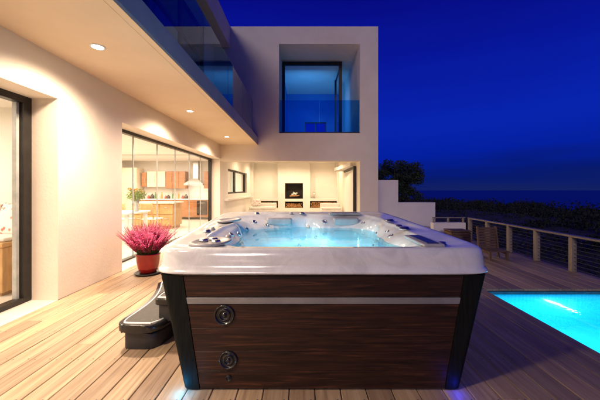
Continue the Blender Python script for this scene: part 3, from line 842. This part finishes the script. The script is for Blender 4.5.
# ---------------------------------------------------------------- HOT TUB
CX, CY, HW = .150, 3.095, 1.165
def T(p):
    k = (p[1]-1.93)/2.215
    return Vector((p[0]-.11*k, p[1], p[2]+.075*max(0, k)*(1 if p[2] > .78 else 0)))
tub = empty('hot_tub', (CX, CY, 0), 'square hot tub with white marbled rim, dark walnut sides and glowing blue water', 'hot tub')
NA = 288
def se(th, a, b, n): c, s = abs(math.cos(th)), abs(math.sin(th)); return 1/((c/a)**n+(s/b)**n)**(1/n)
def r_out(th, inset=0): return se(th, HW-inset, HW-inset, 15)
def r_in(th):
    r = se(th, .93, .93 if math.sin(th) > 0 else 1.09, 4.2)
    k = .35 if math.sin(th) < -.6 else 1
    lob = k*(.030*math.cos(4*(th-R(45)))+.030*math.cos(7*th+.6)+.02*math.cos(11*th+2))
    return r*(1+lob)-.02
def prof(th):
    # (s, z): s = 0 at the rim edge .. 1 at the centre; walls lean differently round the tub
    w = .5+.5*math.cos(5*th+1.2)
    a = .10+.16*w
    return [(0, .938), (.012, .932), (.03, .915), (.30*a+.03, .90-.02*w), (.6*a+.03, .85-.02*w), (a+.03, .76), (a+.09, .62), (a+.14, .55), (a+.2, .52), (.60, .50), (.645, .47), (.68, .35), (.70, .22), (.74, .16), (.85, .14), (.999, .14)]
bm = bmesh.new(); rings = []
outer = [(-.004, .785), (-.010, .788), (-.012, .796), (-.008, .806), (.002, .815), (.004, .85), (.010, .90), (.014, .924), (.020, .938), (.030, .946), (.05, .949), (.085, .9495)]
for ins, z in outer: rings.append([bm.verts.new(T((CX+math.cos(t)*r_out(t, ins+.006), CY+math.sin(t)*r_out(t, ins+.006), z))) for t in (i*2*math.pi/NA for i in range(NA))])
for k in range(1, 9):      # rim surface from outer inset .10 to the inner edge
    f = k/9
    ring = []
    for i in range(NA):
        t = i*2*math.pi/NA
        r = r_out(t, .091)*(1-f)+r_in(t)*f
        dip = -.016*math.sin(f*math.pi)*(.5+.5*math.cos(6*t))
        ring.append(bm.verts.new(T((CX+math.cos(t)*r, CY+math.sin(t)*r, .949-.011*f+dip))))
    rings.append(ring)
pf = [prof(i*2*math.pi/NA) for i in range(NA)]
def zs(pr, s):
    for (s0, z0), (s1, z1) in zip(pr[:-1], pr[1:]):
        if s <= s1:
            q = (s-s0)/(s1-s0); return z0+(z1-z0)*q
    return pr[-1][1]
svals = [0, .008, .02, .035, .05, .07, .09, .11, .13, .15, .17, .19, .21, .24, .27, .30, .33, .37, .41, .45, .5, .55, .6, .64, .66, .68, .70, .72, .75, .8, .88, .97]
for s in svals:
    ring = []
    for i in range(NA):
        t = i*2*math.pi/NA; r = r_in(t)*(1-s)
        ring.append(bm.verts.new(T((CX+math.cos(t)*r, CY+math.sin(t)*r, zs(pf[i], s)))))
    rings.append(ring)
for a, b in zip(rings[:-1], rings[1:]):
    for t in range(NA):
        f = bm.faces.new((a[t], a[(t+1) % NA], b[(t+1) % NA], b[t])); f.smooth = True
bm.faces.new(rings[-1])
bmesh.ops.recalc_face_normals(bm, faces=list(bm.faces))
me = bpy.data.meshes.new('shell'); bm.to_mesh(me); bm.free()
link('shell', me, M['acrylic'], tub)
def shell_point(th, s):
    r = r_in(th)*(1-s); return T((CX+math.cos(th)*r, CY+math.sin(th)*r, zs(prof(th), s)))
# jets on the inner walls
rnd = random.Random(4)
for th_d, ss in ((20, .12), (28, .2), (42, .13), (50, .1), (62, .15), (72, .13), (80, .2), (88, .13), (97, .2), (106, .13), (118, .12), (127, .2), (135, .13), (146, .18), (158, .12), (168, .2), (182, .13), (195, .12), (345, .15), (357, .12), (8, .2)):
    th = R(th_d); p = shell_point(th, ss)
    q1 = shell_point(th, ss+.03)-shell_point(th, ss-.03); q2 = shell_point(th+.03, ss)-shell_point(th-.03, ss)
    nrm = q1.cross(q2).normalized()
    if nrm.z < 0: nrm = -nrm
    mt = Matrix.Translation(p+nrm*.003) @ nrm.to_track_quat('Z', 'Y').to_matrix().to_4x4()
    mb = MB(); rr = rnd.choice((.022, .03, .026))
    mb.lathe([(rr, -.01), (rr, .004), (rr*.8, .008), (rr*.62, .003), (rr*.5, -.004), (rr*.3, .006)], (0, 0, 0), 20)
    bmesh.ops.transform(mb.bm, matrix=mt, verts=list(mb.bm.verts))
    mb.build('jet', M['steel'], tub)
# oval pads and knobs on the rim
def rim_z(x, y): return T((x, y, .945)).z+.002
def oval(x, y, a, b, rot, name, mat, label=None, hgt=.018):
    mb = MB(); z = rim_z(x, y)-.006
    mb.lathe([(1, 0), (1, hgt*.7), (.95, hgt), (.80, hgt*.85), (.72, hgt*.35), (.1, hgt*.3)], (x, y, z), 40, sx=a, sy=b, rot=rot)
    o = mb.build(name, M[mat], tub)
    if label: o['label'] = label
    return o
o1 = oval(-.69, 2.19, .17, .145, R(70), 'filter_lid', 'grey_plastic', 'oval grey lid on the front left of the rim')
for dx, dy in ((-.06, .02), (.05, -.03), (.0, .07)):
    mb = MB(); mb.lathe([(.034, 0), (.034, .012), (.028, .02), (.01, .022)], (-.69+dx, 2.19+dy, rim_z(-.69, 2.19)), 18); mb.build('dial', M['steel'], o1)
oval(-.84, 3.36, .20, .12, R(80), 'headrest', 'grey_plastic', 'grey headrest on the left rim')
def rim_bar(x0, x1, y0, y1, label):
    z = rim_z((x0+x1)/2, (y0+y1)/2)
    mb = MB(); mb.box(x0-.03, x1+.03, y0-.03, y1+.03, z-.012, z+.010, .009, seg=3); f = mb.build('control_surround', M['grey_plastic'], tub); f['label'] = label
    mb = MB(); mb.box(x0, x1, y0, y1, z+.004, z+.016, .005, seg=2); mb.build('control_pad', M['navy'], f)
rim_bar(.885, .975, 2.06, 2.42, 'grey framed control pad on the right rim')
rim_bar(.40, .76, 3.94, 4.03, 'grey framed pad on the back rim')
for x, y, r in ((.98, 2.78, .045), (.97, 2.90, .03), (-.60, 2.36, .022), (-.86, 2.62, .03), (-.85, 2.74, .024), (.0, 4.0, .03), (-.15, 4.0, .024), (-.62, 3.98, .03), (1.0, 3.3, .04), (1.02, 1.99+.12, .026)):
    mb = MB(); z = rim_z(x, y)-.004
    mb.lathe([(r*1.25, 0), (r*1.25, .006), (r, .008), (r*.9, .022), (r*.3, .024)], (x, y, z), 18); mb.build('dial', M['steel'] if r > .025 else M['grey_plastic'], tub)
# grey pillows on the back wall seats
for x in (-.30, .58):
    mb = MB(); mb.box(x-.17, x+.17, 3.80, 3.87, .875, .975, .03, seg=4)
    o = mb.build('pillow', M['grey_plastic'], tub)
# underwater lamps
for x, y, z in ((CX+.50, CY+.33, .56),):
    mb = MB(); mb.lathe([(.035, 0), (.03, .014), (.012, .018)], (x, y, z), 20); mb.build('underwater_lamp', M['tub_lamp'], tub)
# water
bm = bmesh.new(); wr = []
WZ = .843
for f in (1.0, .8, .6, .4, .2):
    wr.append([bm.verts.new((CX+math.cos(t)*r_in(t)*.985*f-.055, CY+math.sin(t)*r_in(t)*.985*f, WZ)) for t in (i*2*math.pi/96 for i in range(96))])
for a, b in zip(wr[:-1], wr[1:]):
    for t in range(96): bm.faces.new((a[t], a[(t+1) % 96], b[(t+1) % 96], b[t])).smooth = True
bm.faces.new(wr[-1]).smooth = True
bmesh.ops.recalc_face_normals(bm, faces=list(bm.faces))
me = bpy.data.meshes.new('spa_water'); bm.to_mesh(me); bm.free(); tag(link('spa_water', me, M['tub_water']), kind='structure')
for x, y in ((CX-.28, CY-.35), (CX+.28, CY-.35), (CX, CY+.25)):
    light('spa_lamp', 'AREA', (x-.05, y, .80), 9.5, (.40, .85, 1.0), size=.5)

# cabinet: lofted pieces that lean in towards the base
def lerp(a, b, t): return a+(b-a)*t
ZT, ZB = .782, .0
def LX(z): return lerp(-.80, -.968, (z-ZB)/(ZT-ZB))
def RX(z): return lerp(1.075, 1.262, (z-ZB)/(ZT-ZB))
def FY(z): return lerp(1.945, 1.950, (z-ZB)/(ZT-ZB))
def BYY(z): return lerp(4.14, 4.195, (z-ZB)/(ZT-ZB))
def loft(mb, secs, mi=0):
    rs = [[mb.bm.verts.new(T(p)) for p in s] for s in secs]
    n = len(rs[0])
    for a, b in zip(rs[:-1], rs[1:]):
        for i in range(n): mb.bm.faces.new((a[i], a[(i+1) % n], b[(i+1) % n], b[i])).material_index = mi
    mb.bm.faces.new(rs[0][::-1]); mb.bm.faces.new(rs[-1])
mb = MB()
loft(mb, [[(LX(z)+.02, FY(z)+.02, z), (RX(z)-.02, FY(z)+.02, z), (RX(z)-.02, FY(z)+.06, z), (LX(z)+.02, FY(z)+.06, z)] for z in (.03, .775)])
loft(mb, [[(LX(z)+.02, BYY(z)-.06, z), (RX(z)-.02, BYY(z)-.06, z), (RX(z)-.02, BYY(z)-.02, z), (LX(z)+.02, BYY(z)-.02, z)] for z in (.03, .775)])
loft(mb, [[(LX(z)+.02, FY(z)+.06, z), (LX(z)+.06, FY(z)+.06, z), (LX(z)+.06, BYY(z)-.06, z), (LX(z)+.02, BYY(z)-.06, z)] for z in (.03, .775)])
loft(mb, [[(RX(z)-.06, FY(z)+.06, z), (RX(z)-.02, FY(z)+.06, z), (RX(z)-.02, BYY(z)-.06, z), (RX(z)-.06, BYY(z)-.06, z)] for z in (.03, .775)])
mb.box(-.72, .95, 2.05, 4.0, .03, .06)
mb.build('cabinet', M['black'], tub)
mb = MB(); loft(mb, [[(LX(z)+.035, FY(z)+.03, z), (RX(z)-.035, FY(z)+.03, z), (RX(z)-.035, BYY(z)-.03, z), (LX(z)+.035, BYY(z)-.03, z)] for z in (.001, .03)]); mb.build('plinth', M['black_gloss'], tub)
# black gasket under the lip
mb = MB(); mb.lathe([(1, .764), (1, .792)], (CX, CY, 0), 4)   # replaced below by a rounded ring
mb.bm.clear()
ra = [[mb.bm.verts.new(T((CX+math.cos(t)*r_out(t, i_), CY+math.sin(t)*r_out(t, i_), z))) for t in (i*2*math.pi/144 for i in range(144))] for i_, z in ((.03, .776), (.008, .776), (.003, .786), (.008, .794))]
for a, b in zip(ra[:-1], ra[1:]):
    for t in range(144): mb.bm.faces.new((a[t], a[(t+1) % 144], b[(t+1) % 144], b[t]))
mb.build('lip_gasket', M['black_gloss'], tub)
# posts
def post_section(z, sx, sy):
    wt = lerp(.115, .165, z/ZT)
    ox = LX(z) if sx < 0 else RX(z); oy = FY(z) if sy < 0 else BYY(z)
    r = .055
    pts = []
    # local: outer corner at (0,0), inwards positive
    for k in range(7):
        a = R(180+90*k/6); pts.append((r+r*math.cos(a), r+r*math.sin(a)))
    pts += [(wt, 0), (wt, .035), (.04, .035) , (.035, wt), (0, wt)]
    return [(ox-sx*px if sx > 0 else ox+px, oy+py if sy < 0 else oy-py, z) for px, py in pts]
M['post_black'] = noisy('black_grained_post', (.003, .0035, .003), (.009, .010, .0085), 5, .8, .5, 22, (14, 14, 1), dist=.003, spec=.12)
for sx in (-1, 1):
    for sy in (-1, 1):
        mb = MB(); loft(mb, [post_section(z, sx, sy) for z in (.012, .03, .4, .775)]); mb.build('corner_post', M['post_black'], tub)
# planks
def plank_set(face, z0, z1, name, mat, dep=.0, seed=0):
    mb = MB(); vals = []
    def pts(z):
        wt = lerp(.115, .165, z/ZT)+.004
        if face == 'f': return [(LX(z)+wt, FY(z)+.004-dep, z), (RX(z)-wt, FY(z)+.004-dep, z), (RX(z)-wt, FY(z)+.022, z), (LX(z)+wt, FY(z)+.022, z)]
        if face == 'b': return [(LX(z)+wt, BYY(z)-.004+dep, z), (RX(z)-wt, BYY(z)-.004+dep, z), (RX(z)-wt, BYY(z)-.022, z), (LX(z)+wt, BYY(z)-.022, z)]
        if face == 'l': return [(LX(z)+.004-dep, FY(z)+wt, z), (LX(z)+.004-dep, BYY(z)-wt, z), (LX(z)+.022, BYY(z)-wt, z), (LX(z)+.022, FY(z)+wt, z)]
        return [(RX(z)-.004+dep, FY(z)+wt, z), (RX(z)-.004+dep, BYY(z)-wt, z), (RX(z)-.022, BYY(z)-wt, z), (RX(z)-.022, FY(z)+wt, z)]
    c = .0018
    def inset(pp, q):
        if face == 'f': return [(x, y+(q if i < 2 else 0), z) for i, (x, y, z) in enumerate(pp)]
        if face == 'b': return [(x, y-(q if i < 2 else 0), z) for i, (x, y, z) in enumerate(pp)]
        if face == 'l': return [(x+(q if i < 2 else 0), y, z) for i, (x, y, z) in enumerate(pp)]
        return [(x-(q if i < 2 else 0), y, z) for i, (x, y, z) in enumerate(pp)]
    loft(mb, [inset(pts(z0), c), pts(z0+c), pts(z1-c), inset(pts(z1), c)])
    o = mb.build(name, mat, tub)
    rr = random.Random(seed); t = (rr.random(), rr.random(), rr.random())
    tone_attr(o.data, [t]*len(o.data.polygons)); return o
for fi, face in enumerate('fblr'):
    for k, (a, b) in enumerate(((.014, .1315), (.1325, .2595), (.2605, .4145), (.4155, .579), (.627, .768))):
        plank_set(face, a, b, 'side_plank', M['walnut'], 0, fi*10+k)
    plank_set(face, .582, .624, 'trim_strip', M['strip'], .006, 5)
# speakers on the front
for x, z, r in ((-.522, .508, .070), (-.495, .207, .062), (-.492, .088, .018)):
    y = FY(z)+.004
    mb = MB()
    mb.lathe([(r, .004), (r, -.008), (r*.93, -.013), (r*.84, -.012), (r*.80, -.003), (r*.62, -.002), (r*.55, -.011), (r*.44, -.012), (r*.40, -.004), (r*.22, -.004), (r*.18, -.012), (r*.02, -.014)], (x, y, z), 36, axis='y')
    mb.build('speaker' if r > .03 else 'plug', M['black_gloss'] if r > .03 else M['black'], tub)
# blue courtesy lamps low on the front corner posts
for x, c, e_ in ((-.80, (0, .42, 1.0), 3.2), (1.02, (.01, .03, 1.0), 1.4)):
    light('corner_led', 'POINT', (x if x < 0 else 1.03, 1.915, .05), e_*.32, c, size=.012)

# ---------------------------------------------------------------- steps
st = empty('hot_tub_steps', (-1.3, 3.0, 0), 'black moulded two tread steps with silver edging beside the hot tub', 'steps')
low = [(-1.12, 2.40), (-1.47, 2.40), (-1.53, 2.42), (-1.56, 2.47), (-1.565, 2.56), (-1.555, 2.68), (-1.55, 2.82), (-1.565, 2.98), (-1.60, 3.14), (-1.66, 3.32), (-1.73, 3.48), (-1.74, 3.56), (-1.69, 3.60), (-1.12, 3.60)]
def chaikin(poly, k=2):
    for _ in range(k):
        o = []
        for i in range(len(poly)):
            a, b = Vector(poly[i]), Vector(poly[(i+1) % len(poly)])
            o += [tuple(a*.75+b*.25), tuple(a*.25+b*.75)]
        poly = o
    return poly
low = chaikin(low)
def shrink(poly, d):
    n = len(poly); outp = []
    sg = 1 if sum(poly[i-1][0]*poly[i][1]-poly[i][0]*poly[i-1][1] for i in range(n)) > 0 else -1
    for i in range(n):
        a, b, c = Vector(poly[i-1]), Vector(poly[i]), Vector(poly[(i+1) % n])
        n1 = Vector((-(b-a).y, (b-a).x)).normalized()*sg; n2 = Vector((-(c-b).y, (c-b).x)).normalized()*sg
        nn = (n1+n2).normalized(); outp.append(tuple(b+nn*d/max(.5, nn.dot(n1))))
    return outp
mb = MB(); mb.prism(shrink(low, .045), .002, .135, bev=.012); mb.prism(shrink(low, .08), .10, .19); mb.build('lower_riser', M['black'], st)
mb = MB(); mb.prism(low, .155, .222, bev=.022); lt = mb.build('lower_tread', M['black_gloss'], st)
mb = MB(); mb.prism(shrink(low, .05), .2215, .2265); mb.build('tread_mat', M['tread'], lt)
lp = shrink(low, .042); lp3 = [(x, y, .2235) for x, y in lp]; mb = MB(); mb.tube(lp3+[lp3[0]], .008, 6, cap=False); mb.build('tread_edging', M['tread_edge'], lt)
up = [(-1.0, 2.50), (-1.24, 2.50), (-1.275, 2.515), (-1.29, 2.55), (-1.28, 2.8), (-1.27, 3.0), (-1.28, 3.2), (-1.29, 3.45), (-1.275, 3.485), (-1.24, 3.5), (-1.0, 3.5)]
up = chaikin(up, 1)
mb = MB(); mb.prism(shrink(up, .03), .20, .37, bev=.01); mb.build('upper_riser', M['black'], st)
mb = MB(); mb.prism(up, .345, .405, bev=.018); ut = mb.build('upper_tread', M['black_gloss'], st)
mb = MB(); mb.prism(shrink(up, .035), .4045, .4095); mb.build('tread_mat', M['tread'], ut)
lp3 = [(x, y, .4065) for x, y in shrink(up, .03)]; mb = MB(); mb.tube(lp3+[lp3[0]], .008, 6, cap=False); mb.build('tread_edging', M['tread_edge'], ut)

for o in [st]+kids(st)+[g_ for k_ in kids(st) for g_ in kids(k_)]:
    if o.type == 'MESH':
        o.data.polygons.foreach_set('use_smooth', [True]*len(o.data.polygons)); o.data.set_sharp_from_angle(angle=R(50))
# ---------------------------------------------------------------- heather in a red pot on a low black stand
px_, py_ = -1.965, 3.72
mb = MB(); mb.lathe([(.13, .002), (.185, .012), (.20, .032), (.192, .036), (.175, .020), (.02, .018)], (-2.46, 4.64, 0), 36); o = mb.build('saucer', M['black']); tag(o, 'round black saucer on the deck under the red flower pot', 'saucer')
ph = empty('potted_heather', (px_, py_, .264), 'magenta flowering heather in a glossy red pot left of the hot tub', 'potted plant')
mb = MB(); mb.lathe([(.088, .266), (.098, .27), (.122, .34), (.136, .42), (.142, .49), (.147, .495), (.147, .512), (.138, .514), (.130, .505), (.128, .47)], (px_, py_, 0), 40); mb.build('pot', M['red_glaze'], ph)
mb = MB(); mb.lathe([(.128, .478), (.06, .485)], (px_, py_, 0), 24); mb.build('soil', M['soil'], ph)
rnd = random.Random(21); fl = MB(); gr = MB()
for i in range(640):
    a = rnd.uniform(0, 2*math.pi); lean = rnd.random()**.75
    ln = rnd.choice((rnd.uniform(.14, .40), rnd.uniform(.30, .44)))*(1-.12*lean**3)
    b0 = Vector((px_+math.cos(a)*.09*lean, py_+math.sin(a)*.09*lean, .485))
    dr = Vector((math.cos(a)*lean*.72, math.sin(a)*lean*.72, 1)).normalized()
    bend = Vector((math.cos(a)*.05*lean+rnd.uniform(-.06, .06), math.sin(a)*.05*lean+rnd.uniform(-.06, .06), .02))
    def at(t): return b0+dr*ln*t+bend*t*t
    gr.tube([at(0), at(.5), at(1)], [.0022, .0018, .001], 4, cap=False)
    t = .12
    while t < 1.0:
        q = at(t); isf = t > rnd.uniform(.30, .62)
        rad = .026*(1.25-t) if isf else .018
        for k in range(5 if isf else 4):
            aa = rnd.uniform(0, 6.28); d = Vector((math.cos(aa), math.sin(aa), rnd.uniform(-.1, .6))).normalized()
            w = d.cross(dr).normalized(); tgt = fl if isf else gr
            L_ = rad*rnd.uniform(.8, 1.3); W_ = L_*(.36 if isf else .16)
            p0 = q+d*.001
            tgt.bm.faces.new([tgt.bm.verts.new(v) for v in (p0, p0+d*L_*.6+w*W_, p0+d*L_, p0+d*L_*.6-w*W_)])
        t += .030 if isf else .035
fl.build('flowers', M['heather'], ph); gr.build('foliage', M['heather_green'], ph)
ph.location = (-2.46, 4.64, .021); ph.scale = (1.25, 1.25, 1.25)   # stands on its saucer on the deck

# ---------------------------------------------------------------- garden walls, railing, furniture on the right
gw = MB(); WY = 10.72
for x0, x1, zt in ((2.782, 3.56, 1.69), (3.56, 4.93, .86)): gw.box(x0, x1, WY, WY+.25, -1.6, zt, .006)
tag(gw.build('garden_wall', M['lavender_wall']), 'pale rendered garden wall stepping down from the tower', 'wall')
gw = MB(); gw.box(3.50, 4.36, 7.72, 7.90, .002, .457, .006); tag(gw.build('parapet_wall', M['lavender_wall']), 'low pale parapet wall at the far corner of the deck', 'wall')
rl = empty('deck_railing', (4.44, 4, 0), 'low railing of pale posts and horizontal wires along the right edge of the deck', 'railing')
RXX = 4.44
ps = [7.66-.725*i for i in range(13)]
for y in ps: mb = MB(); mb.box(RXX-.045, RXX+.045, y-.03, y+.03, .001, .565, .006); mb.build('post', M['post'], rl)
mb = MB(); mb.box(RXX-.05, RXX+.05, ps[-1]-.05, 7.70, .566, .60, .006); mb.build('top_rail', M['stainless'], rl)
for k in range(8):
    mb = MB(); z = .05+.063*k; mb.tube([(RXX, ps[-1], z), (RXX, 7.66, z)], .0045, 6); mb.build('wire', M['wire'], rl)
rr_ = empty('parapet_railing', (3.9, 7.8, .457), 'short railing on top of the low parapet wall', 'railing')
for x in (3.54, 3.93, 4.33): mb = MB(); mb.box(x-.02, x+.02, 7.78, 7.82, .458, .575); mb.build('post', M['stainless'], rr_)
mb = MB(); mb.box(3.50, 4.385, 7.775, 7.825, .575, .60, .004); mb.build('top_rail', M['stainless'], rr_)
# low lounge chair
lc = empty('lounge_chair', (3.5, 5.6, 0), 'slatted weathered wood lounge chair with upright back near the railing', 'chair')
x0, x1 = 3.52, 3.92
mb = MB()
for i in range(9): z0 = .12+i*.052; y0 = 5.79+.008*i; mb.box(x0+.03, x1-.03, y0, y0+.018, z0, z0+.044, .003)
mb.build('backrest', M['teak'], lc)
for x in (x0, x1-.03):
    mb = MB(); loft_pts = [(x, 5.775), (x+.03, 5.775), (x+.03, 5.815), (x, 5.815)]
    mb.prism(loft_pts, .004, .60, fn=lambda v: Vector((v.x, v.y+v.z*.15-.03, v.z))); mb.build('back_post', M['teak'], lc)
mb = MB()
for i in range(5): mb.box(x0, x1, 5.46+i*.06, 5.51+i*.06, .16, .178, .003)
mb.build('seat', M['teak'], lc)
for x in (x0+.02, x1-.06):
    mb = MB(); mb.box(x, x+.04, 5.47, 5.51, .004, .158); mb.build('leg', M['teak'], lc)
    mb = MB(); mb.box(x, x+.04, 5.512, 5.765, .12, .158); mb.build('seat_rail', M['teak'], lc)
# slatted storage box
sb = empty('storage_box', (3.77, 7.05, 0), 'low slatted wooden box in front of the parapet wall', 'storage box')
mb = MB()
for i in range(5): mb.box(3.56, 3.98, 6.86, 6.88, .02+i*.063, .075+i*.063, .003); mb.box(3.56, 3.98, 7.22, 7.24, .02+i*.063, .075+i*.063, .003); mb.box(3.54, 3.558, 6.86, 7.24, .02+i*.063, .075+i*.063, .003); mb.box(3.982, 4.0, 6.86, 7.24, .02+i*.063, .075+i*.063, .003)
mb.build('slats', M['teak'], sb)
mb = MB(); mb.box(3.53, 4.01, 6.85, 7.25, .34, .366, .004); mb.build('lid', M['teak'], sb)

# pool lamp: its rippled light streak modelled as a glowing shape under the water
pl = empty('pool_lamp_streak', (3.35, 3.9, -.2), 'underwater pool lamp drawn out into its bright rippled light streak', 'pool lamp streak')
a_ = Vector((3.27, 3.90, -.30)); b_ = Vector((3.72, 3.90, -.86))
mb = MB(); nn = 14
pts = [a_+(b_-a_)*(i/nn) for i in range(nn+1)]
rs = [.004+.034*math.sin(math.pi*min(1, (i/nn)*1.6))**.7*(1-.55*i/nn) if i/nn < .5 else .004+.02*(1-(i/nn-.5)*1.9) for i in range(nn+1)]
mb.tube(pts, rs, 12); mb.build('lens', M['pool_lamp_streak'], pl)  # tapered glowing body stands for the streak of light, not a real lens
for y in (3.0, 1.5, 0):
    light('pool_light', 'AREA', (3.3, y, -.12), 46, (.07, .66, 1.0), size=1.3)

# ---------------------------------------------------------------- tree and scrub
tc_ = P(401, 186, 17.5)
tr_ = empty('tree', (tc_.x, 17.5, ground_h(tc_.x, 12.5)-.1), 'dark round crowned tree behind the stepped garden wall', 'tree')
rnd = random.Random(9)
tb = Vector((tc_.x-.1, 17.5, ground_h(tc_.x, 12.5)-.2))
mb = MB(); fork = Vector((tc_.x, 17.5, .2))
mb.tube([tb, tb*.5+fork*.5+Vector((.08, 0, 0)), fork], [.17, .13, .11], 12)
tips = []
for i in range(11):
    a = rnd.uniform(0, 6.28); tip = Vector((tc_.x+math.cos(a)*rnd.uniform(.5, 1.4), 17.5+math.sin(a)*rnd.uniform(.4, 1.3), rnd.uniform(.9, 2.8)))
    mid = fork*.5+tip*.5+Vector((rnd.uniform(-.15, .15), 0, rnd.uniform(-.1, .15)))
    mb.tube([fork, mid, tip], [.06, .035, .012], 8); tips.append(tip)
mb.build('trunk', M['bark'], tr_)
mb = MB()
cl = [(t.x, t.y, t.z) for t in tips]
for i in range(70):
    d = Vector((rnd.gauss(0, 1), rnd.gauss(0, 1), rnd.gauss(0, 1))).normalized()*rnd.random()**.4
    c = (tc_.x-.15+d.x*1.62, 17.5+d.y*1.4, 1.85+d.z*1.30)
    if c[0] > tc_.x+.5 and c[2] < .9: continue
    cl.append(c)
for c in cl: leafcloud(mb, c, (.36, .36, .27), 190, .065, rnd, flat=.6)
mb.build('crown', M['leaf'], tr_)
# scrub on the hills: one mass nobody could count
mb = MB(); rnd = random.Random(31)
for i in range(1500):
    r = 9+rnd.random()**1.3*78; az = R(rnd.uniform(8, 62)); x, y = r*math.sin(az), 3+r*math.cos(az)
    if x < 5.6 and y < 13: continue
    if x < 4.5 and y < 19: continue
    s = (.35+.014*r)*(.35+1.6*rnd.random()**2.2); gz = ground_h(x, y-5)-.2-.35*max(0, 1-r/30)
    leafcloud(mb, (x, y, gz+s*.35), (s, s, s*.55), 100, .045+.0030*r, rnd)
o = mb.build('scrubland', M['scrub']); tag(o, 'dark low coastal scrub covering the slopes beyond the deck', 'scrub', kind='stuff')

# ---------------------------------------------------------------- render settings
for o in scene.objects:
    if o.type == 'MESH' and o.name.startswith('lens') and False: pass
scene.view_settings.view_transform = 'Standard'; scene.view_settings.look = 'None'
scene.view_settings.exposure = 0; scene.view_settings.gamma = 1
scene.render.engine = 'CYCLES'
cy = scene.cycles
cy.use_denoising = True
cy.max_bounces = 10; cy.diffuse_bounces = 5; cy.glossy_bounces = 4; cy.transparent_max_bounces = 24; cy.transmission_bounces = 6
cy.sample_clamp_indirect = 6; cy.caustics_reflective = False; cy.caustics_refractive = False
